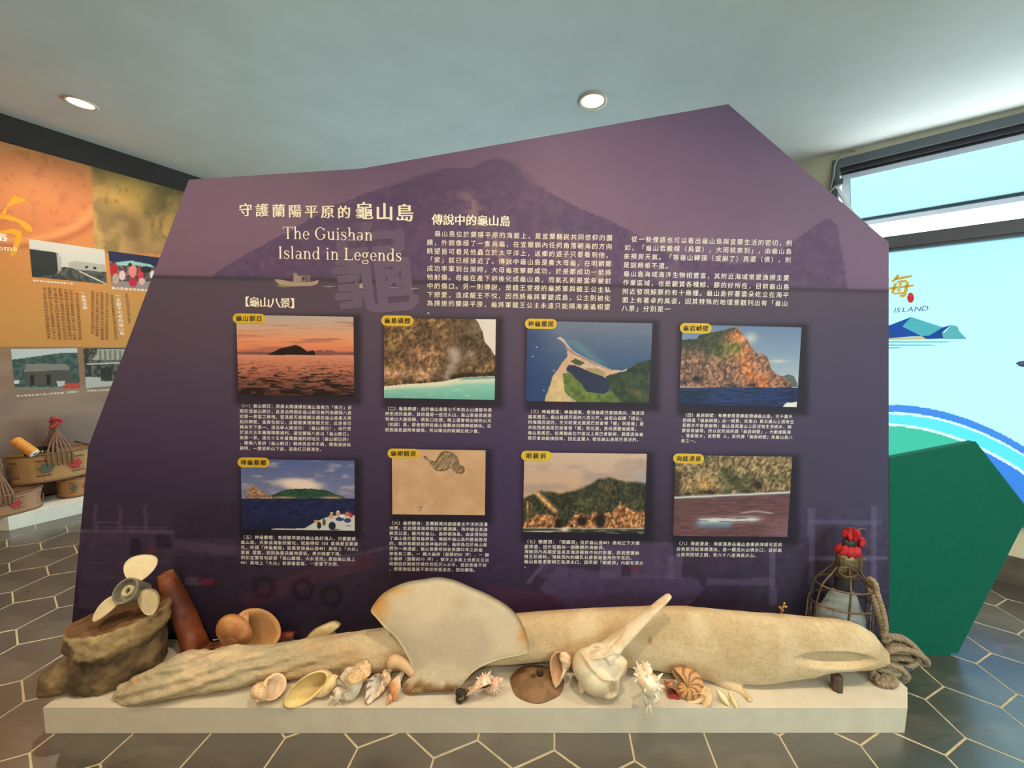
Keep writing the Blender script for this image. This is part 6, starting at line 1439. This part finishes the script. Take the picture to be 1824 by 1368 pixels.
# cage: rings, uprights and bracing
Rg = .135
def ring(h, r, rad, name='cage_ring', mat=m_wire):
    V, F = tube([lpt(h, r, a) for a in np.linspace(0, 2*math.pi, 40, endpoint=False)], rad, 7, closed=True); mk(name, V, F, mat, lamp, smooth=True)
hb = (PZ+.0045-bc[2])/axd[2]
h1, h2 = H(470), H(590)
ring(h1, Rg*.88, .0042); ring(h2, Rg, .0042); ring(H(720), Rg*1.02, .0035); ring(hb+.008, Rg*.98, .0045)
for a in np.linspace(0, 2*math.pi, 6, endpoint=False)+.25:
    P = spline([lpt(H(345), .050, a), lpt(H(390), Rg*.55, a), lpt(h1, Rg*.88, a), lpt(h2, Rg, a), lpt(H(720), Rg*1.02, a), lpt(hb+.008, Rg*.98, a)], 5)
    V, F = tube(P, .0042, 6); mk('cage_upright', V, F, m_wire, lamp, smooth=True)
zz = [lpt(h2 if i % 2 == 0 else hb+.05, Rg*1.01, a) for i, a in enumerate(np.linspace(-.9, .9, 9))]
V, F = tube(zz, .0016, 5); mk('cage_brace', V, F, m_steel, lamp)
zz = [lpt(h2 if i % 2 == 0 else hb+.05, Rg*1.01, a) for i, a in enumerate(np.linspace(2.3, 4.0, 9))]
V, F = tube(zz, .0016, 5); mk('cage_brace', V, F, m_steel, lamp)
lo = spline([lp(700, 400, .23), lp(640, 360, .19), lp(575, 355, .19), lp(565, 390, .19), lp(600, 415, .19), lp(660, 420, .2), lp(700, 405, .23), lp(745, 445, .225)], 6)
V, F = tube(lo, .0032, 6); mk('wire_loop', V, F, m_wire, lamp, smooth=True)

rope_m = pm('twisted_hemp_rope', (160, 142, 116), .85, (122, 106, 84), 90, bump=.5, bscale=240, dist=.002)
rzz = lambda x, y: (1360+x/5.26, 1060+y/5.26)
def rp(x, y, w): return dsp(*rzz(x, y), w+.048)
rope = root('hemp_rope', flr(1575, 1236, PZ), 'thick twisted hemp rope knotted and hanging off the right end of the bone', 'rope')
def rline(name, P, r=.0105, n=7):
    P = spline(P, n); L_ = np.linalg.norm(np.diff(P, axis=0), axis=1).sum(); m = max(12, int(L_/.0035)); cum = np.concatenate([[0], np.cumsum(np.linalg.norm(np.diff(P, axis=0), axis=1))])
    Q = np.stack([np.interp(np.linspace(0, cum[-1], m), cum, P[:, k]) for k in range(3)], 1)
    k_ = (Q-D0)@U < 1.665; Q[k_, 2] = np.maximum(Q[k_, 2], PZ+r*1.22)
    V, F = tube(Q, r, 14, lobes=3, twist=150, depth=.30); mk(name, V, F, rope_m, rope, smooth=True)
def rp0(x, y, w): return dsp(*rzz(x, y), w+.02)
rline('hanging_strand', [rp0(955, -130, .235), rp0(985, -85, .215), rp0(1020, -20, .19), rp0(1045, 60, .175), rp0(1075, 160, .165), rp0(1110, 270, .16), rp0(1130, 370, .16)], .012)
rline('hanging_strand', [rp0(945, -125, .225), rp0(1000, -150, .21), rp0(1045, -110, .19), rp0(1060, -30, .178), rp0(1090, 70, .165), rp0(1120, 170, .155), rp0(1140, 300, .15), rp0(1120, 390, .15)], .010)
for P in ([rp(1090, 470, .17), rp(1140, 380, .16), rp(1230, 400, .15), rp(1340, 430, .14), rp(1430, 520, .13), rp(1440, 610, .12), rp(1350, 670, .12), rp(1230, 650, .13), rp(1150, 590, .14), rp(1110, 500, .15)],
          [rp(1150, 530, .11), rp(1230, 508, .105), rp(1330, 512, .105), rp(1430, 545, .11), rp(1500, 590, .115), rp(1528, 632, .12), rp(1480, 640, .13), rp(1420, 600, .14)],
          [rp(1120, 450, .15), rp(1200, 395, .155), rp(1290, 400, .155), rp(1370, 450, .155), rp(1430, 510, .15), rp(1480, 570, .145)],
          [rp(1040, 700, .12), rp(1130, 680, .10), rp(1250, 700, .095), rp(1340, 745, .10), rp(1300, 800, .11), rp(1190, 790, .115), rp(1090, 740, .12), rp(1030, 720, .13)],
          [rp(1180, 600, .12), rp(1260, 590, .115), rp(1350, 600, .12), rp(1400, 640, .13), rp(1320, 690, .14), rp(1210, 690, .14), rp(1150, 650, .14)],
          [rp(1110, 560, .15), rp(1200, 560, .145), rp(1300, 560, .14), rp(1390, 590, .14), rp(1420, 640, .14), rp(1330, 650, .15), rp(1220, 630, .15), rp(1130, 640, .15)],
          [rp(1100, 500, .16), rp(1190, 470, .15), rp(1290, 470, .145), rp(1370, 520, .145), rp(1400, 580, .15), rp(1330, 620, .155), rp(1230, 600, .155), rp(1130, 560, .155)],
          [rp(1010, 660, .125), rp(1090, 650, .105), rp(1190, 660, .095), rp(1290, 700, .09), rp(1330, 770, .095), rp(1250, 790, .10), rp(1150, 760, .105), rp(1060, 720, .11)],
          [rp(1000, 720, .12), rp(1070, 700, .10), rp(1160, 720, .09), rp(1240, 760, .09), rp(1290, 800, .1)],
          [rp(1080, 420, .17), rp(1110, 520, .16), rp(1130, 620, .145), rp(1120, 720, .13), rp(1060, 770, .125)]):
    rline('coil_loop', P, .0118)
def rp1(x, y, w): return dsp(*rzz(x, y), w+.006)
rline('rope_tail', [rp1(1060, 740, .12), rp1(1055, 810, .10), rp1(1075, 870, .09), rp1(1100, 905, .085)], .0115)
rline('rope_tail', [rp1(1170, 750, .12), rp1(1165, 840, .10), rp1(1150, 905, .088), rp1(1120, 930, .08)], .0115)
rline('rope_tail', [rp1(1030, 690, .13), rp1(1010, 760, .12), rp1(1030, 830, .11), rp1(1070, 880, .105)], .011)
rline('rope_tail', [rp1(1130, 740, .12), rp1(1115, 830, .105), rp1(1100, 900, .090), rp1(1130, 938, .075)], .0115)
rline('rope_tail', [rp1(1215, 770, .115), rp1(1225, 860, .10), rp1(1215, 925, .088), rp1(1170, 950, .078)], .0115)
b = MB(); b.add(*ell(rp(1225, 577, .135), (.012, .01, .011), n=12, m=8)); b.build('red_knot', m_red, rope, smooth=True)
m_tape = pm('dark_blue_tape', (50, 54, 66), .4, (40, 44, 54), 30)
b = MB(); b.tube(spline([rp(1310, 690, .115), rp(1350, 700, .11), rp(1378, 712, .108)], 4), .010, 10); b.build('rope_end_tape', m_tape, rope, smooth=True)

# ------------------------------------------------------------------ wedding baskets by the left wall
m_basket = vm('woven_bamboo', .6, .14, 160, bump=.5, bscale=260, dist=.002)
m_strand = pm('brown_cane_strand', (128, 92, 66), .6, (104, 74, 54), 60, bump=.2)
m_orange = pm('orange_roll_sleeve', (222, 148, 62), .6, (206, 130, 50), 40, bump=.3, bscale=120)
m_whitep = pm('white_plastic_end', (232, 230, 220), .5, (222, 220, 210), 30)
m_jar = clear_glass('green_glass', (.62, .70, .55), rough=.05)
m_stick = pm('dark_lacquer_stick', (66, 40, 32), .4, (56, 34, 28), 30)
def s_at(px, z, off):
    lo_, hi_ = -1.5, 3.0
    for _ in range(50):
        md = (lo_+hi_)/2
        if proj(lw(md, z, off))[0][0] < px: lo_ = md
        else: hi_ = md
    return md
def basket(label, px, off, z0, a, b_, h, base_c, motif_c, handle=None, hz=None):
    C = lw(s_at(px, z0+h/2, off), z0, off); t = root('wedding_basket', C, label, 'basket', 'woven baskets by the left wall')
    def bp(r, ang, z): return C+dl*(a*r*math.cos(ang))+nl*(b_*r*math.sin(ang))+ZV*z
    na, nz_ = 96, 22; V = []; cc = []
    for sgn in (1, 0):
        for i in range(nz_):
            f = i/(nz_-1); r = (.93+.07*f-.02*math.sin(f*math.pi))*(1 if sgn else .965)
            for j in range(na):
                an = 2*math.pi*j/na; wv = .006*math.sin(i*math.pi+j*math.pi)*(1 if sgn else 0)
                V.append(bp(r+wv, an, .004+f*h if sgn else .012+f*(h-.008)))
                k = ((an/(2*math.pi)*8) % 1); pan = abs(k-.5) < .22 and .22 < f < .80; brd = pan and (abs(k-.5) > .18 or f < .28 or f > .74)
                c0 = np.array(base_c)/255*(.86+.22*((i+j) % 2)); c0 = np.array(motif_c)/255 if brd else c0*(.92 if pan else 1); c0 = c0*(.8 if f < .08 or f > .93 else 1); cc.append(c0)
    m = na*nz_; F = np.concatenate([gridF(nz_, na, True), gridF(nz_, na, True)[:, ::-1]+m]).tolist(); top = [((nz_-1)*na+j, (nz_-1)*na+(j+1) % na, m+(nz_-1)*na+(j+1) % na, m+(nz_-1)*na+j) for j in range(na)]
    F += top+[list(range(na))[::-1], [m+j for j in range(na)]]
    mk('body', V, F, m_basket, t, smooth=False, col=np.array(cc))
    for zz_, rr_ in ((h, 1.0), (.008, .94)):
        V, F = tube([bp(rr_, an, zz_) for an in np.linspace(0, 2*math.pi, 48, endpoint=False)], .007, 7, closed=True); mk('hoop', V, F, m_strand, t, smooth=True)
    # painted flowers between the panels
    for q, col in ((1.62, (186, 46, 52)), (2.38, (92, 100, 84)), (5, (186, 46, 52)), (7, (120, 96, 60)), (.2, (186, 46, 52)), (3.8, (92, 100, 84))):
        an = 2*math.pi*(q/8)
        pts = [bp(1.012+.0*u_, an+u_*.9/1, h*.52+v_) for u_, v_ in [(.16*math.cos(x)*(1+.15*math.cos(6*x)), h*.17*math.sin(x)*(1+.15*math.cos(6*x))) for x in np.linspace(0, 2*math.pi, 24, endpoint=False)]]
        mk('painted_flower', pts+[bp(1.012, an, h*.52)], [(i, (i+1) % 24, 24) for i in range(24)], pm('flower_paint', col, .6, tuple(int(v*.85) for v in col), 40), t)
    if handle:
        for sgn in (1, -1):
            topP = bp(.0, 0, hz)+nl*(.05*sgn)
            for k in range(6):
                an = math.pi/2*sgn+(k-2.5)*.10; P = spline([bp(.985, an, h*.55), bp(.99, an, h+.005), bp(.72, an, h+(hz-h)*.45)*.6+(topP-ZV*(hz-h)*.5)*.4, topP-ZV*.03+dl*(k-2.5)*.006, topP+dl*(k-2.5)*.004], 5)
                V, F = tube(P, .0085, 7, flat=.6); mk('handle_strand', V, F, m_strand, t, smooth=True)
        P = spline([bp(0, 0, hz)+nl*.05-ZV*.004, bp(0, 0, hz+.022)+nl*.03, bp(0, 0, hz+.028), bp(0, 0, hz+.022)-nl*.03, bp(0, 0, hz)-nl*.05-ZV*.004], 5); V, F = tube(P, .019, 9); mk('handle_grip', V, F, m_strand, t, smooth=True)
        return t, bp
    return t, bp
small, _ = basket('small round brown basket on the white platform under the large basket', 138, .16, LZ+.001, .125, .115, .165, (176, 126, 80), (120, 76, 50))
frontb, fbp = basket('woven basket with a bundled handle at the far left of the platform', 3, .295, LZ+.001, .205, .10, .160, (168, 122, 90), (110, 62, 54), True, .40)
bigb, bbp = basket('large flower-painted basket with red-tied handle raised on the smaller ones', 104, .155, LZ+.1755, .27, .125, .235, (186, 138, 86), (84, 52, 46), True, .48)
P = [bbp(.12, math.pi/2, .395), bbp(.2, math.pi/2+.3, .36), bbp(.28, math.pi/2+.5, .335)]
b = MB(); b.tube(spline([bbp(0, 0, .485)+nl*.045+dl*-.03, bbp(0, 0, .51)+nl*.062, bbp(0, 0, .485)+nl*.045+dl*.035, bbp(0, 0, .465)+nl*.06+dl*.0, bbp(0, 0, .44)+nl*.075+dl*-.035], 6), .011, 7); b.build('red_ribbon', m_red, bigb, smooth=True)
# orange roll lying on the large basket's rim, glass float and sticks inside it
p0_, p1_ = hit(26, 784, bbp(0, 0, 0)+nl*.07, nl), hit(60, 807, bbp(0, 0, 0)+nl*.15, nl)
dr_ = (p1_-p0_); dr_ /= np.linalg.norm(dr_); up_ = ZV*.002
rollr = .036
roll = root('orange_roll', p1_, 'orange cloth-covered roll with white end lying on the large basket rim', 'roll')
V, F = tube([p0_, p0_+dr_*.01, p1_-dr_*.012, p1_], [rollr*.9, rollr, rollr, rollr*.96], 24); mk('sleeve', V, F, m_orange, roll, smooth=False)
V, F = tube([p1_+dr_*.0005, p1_+dr_*.010], [rollr*.9, rollr*.86], 24); mk('end_cap', V, F, m_whitep, roll)
V, F = tube([p1_+dr_*.0105, p1_+dr_*.012], [rollr*.32, rollr*.30], 16); mk('end_hole', V, F, m_stick, roll)
gc_ = bbp(.32, math.pi*1.02, .185); V, F = ell(gc_, (.10, .10, .10), n=28, m=18)
jar = mk('glass_float', V, F, m_jar, smooth=True); tag(jar, 'greenish glass float resting inside the large basket', 'float')
b = MB(); q0, q1_ = hit(132, 786, bbp(0, 0, 0)+nl*.10, nl), hit(170, 794, bbp(0, 0, 0)+nl*.12, nl); b.tube([q0, q1_], .007, 8)
st = b.build('lacquer_stick', m_stick, smooth=True); tag(st, 'dark lacquered stick lying across the right rim of the large basket', 'stick')

bpy.data.objects.remove(_to); bpy.data.curves.remove(_tc)
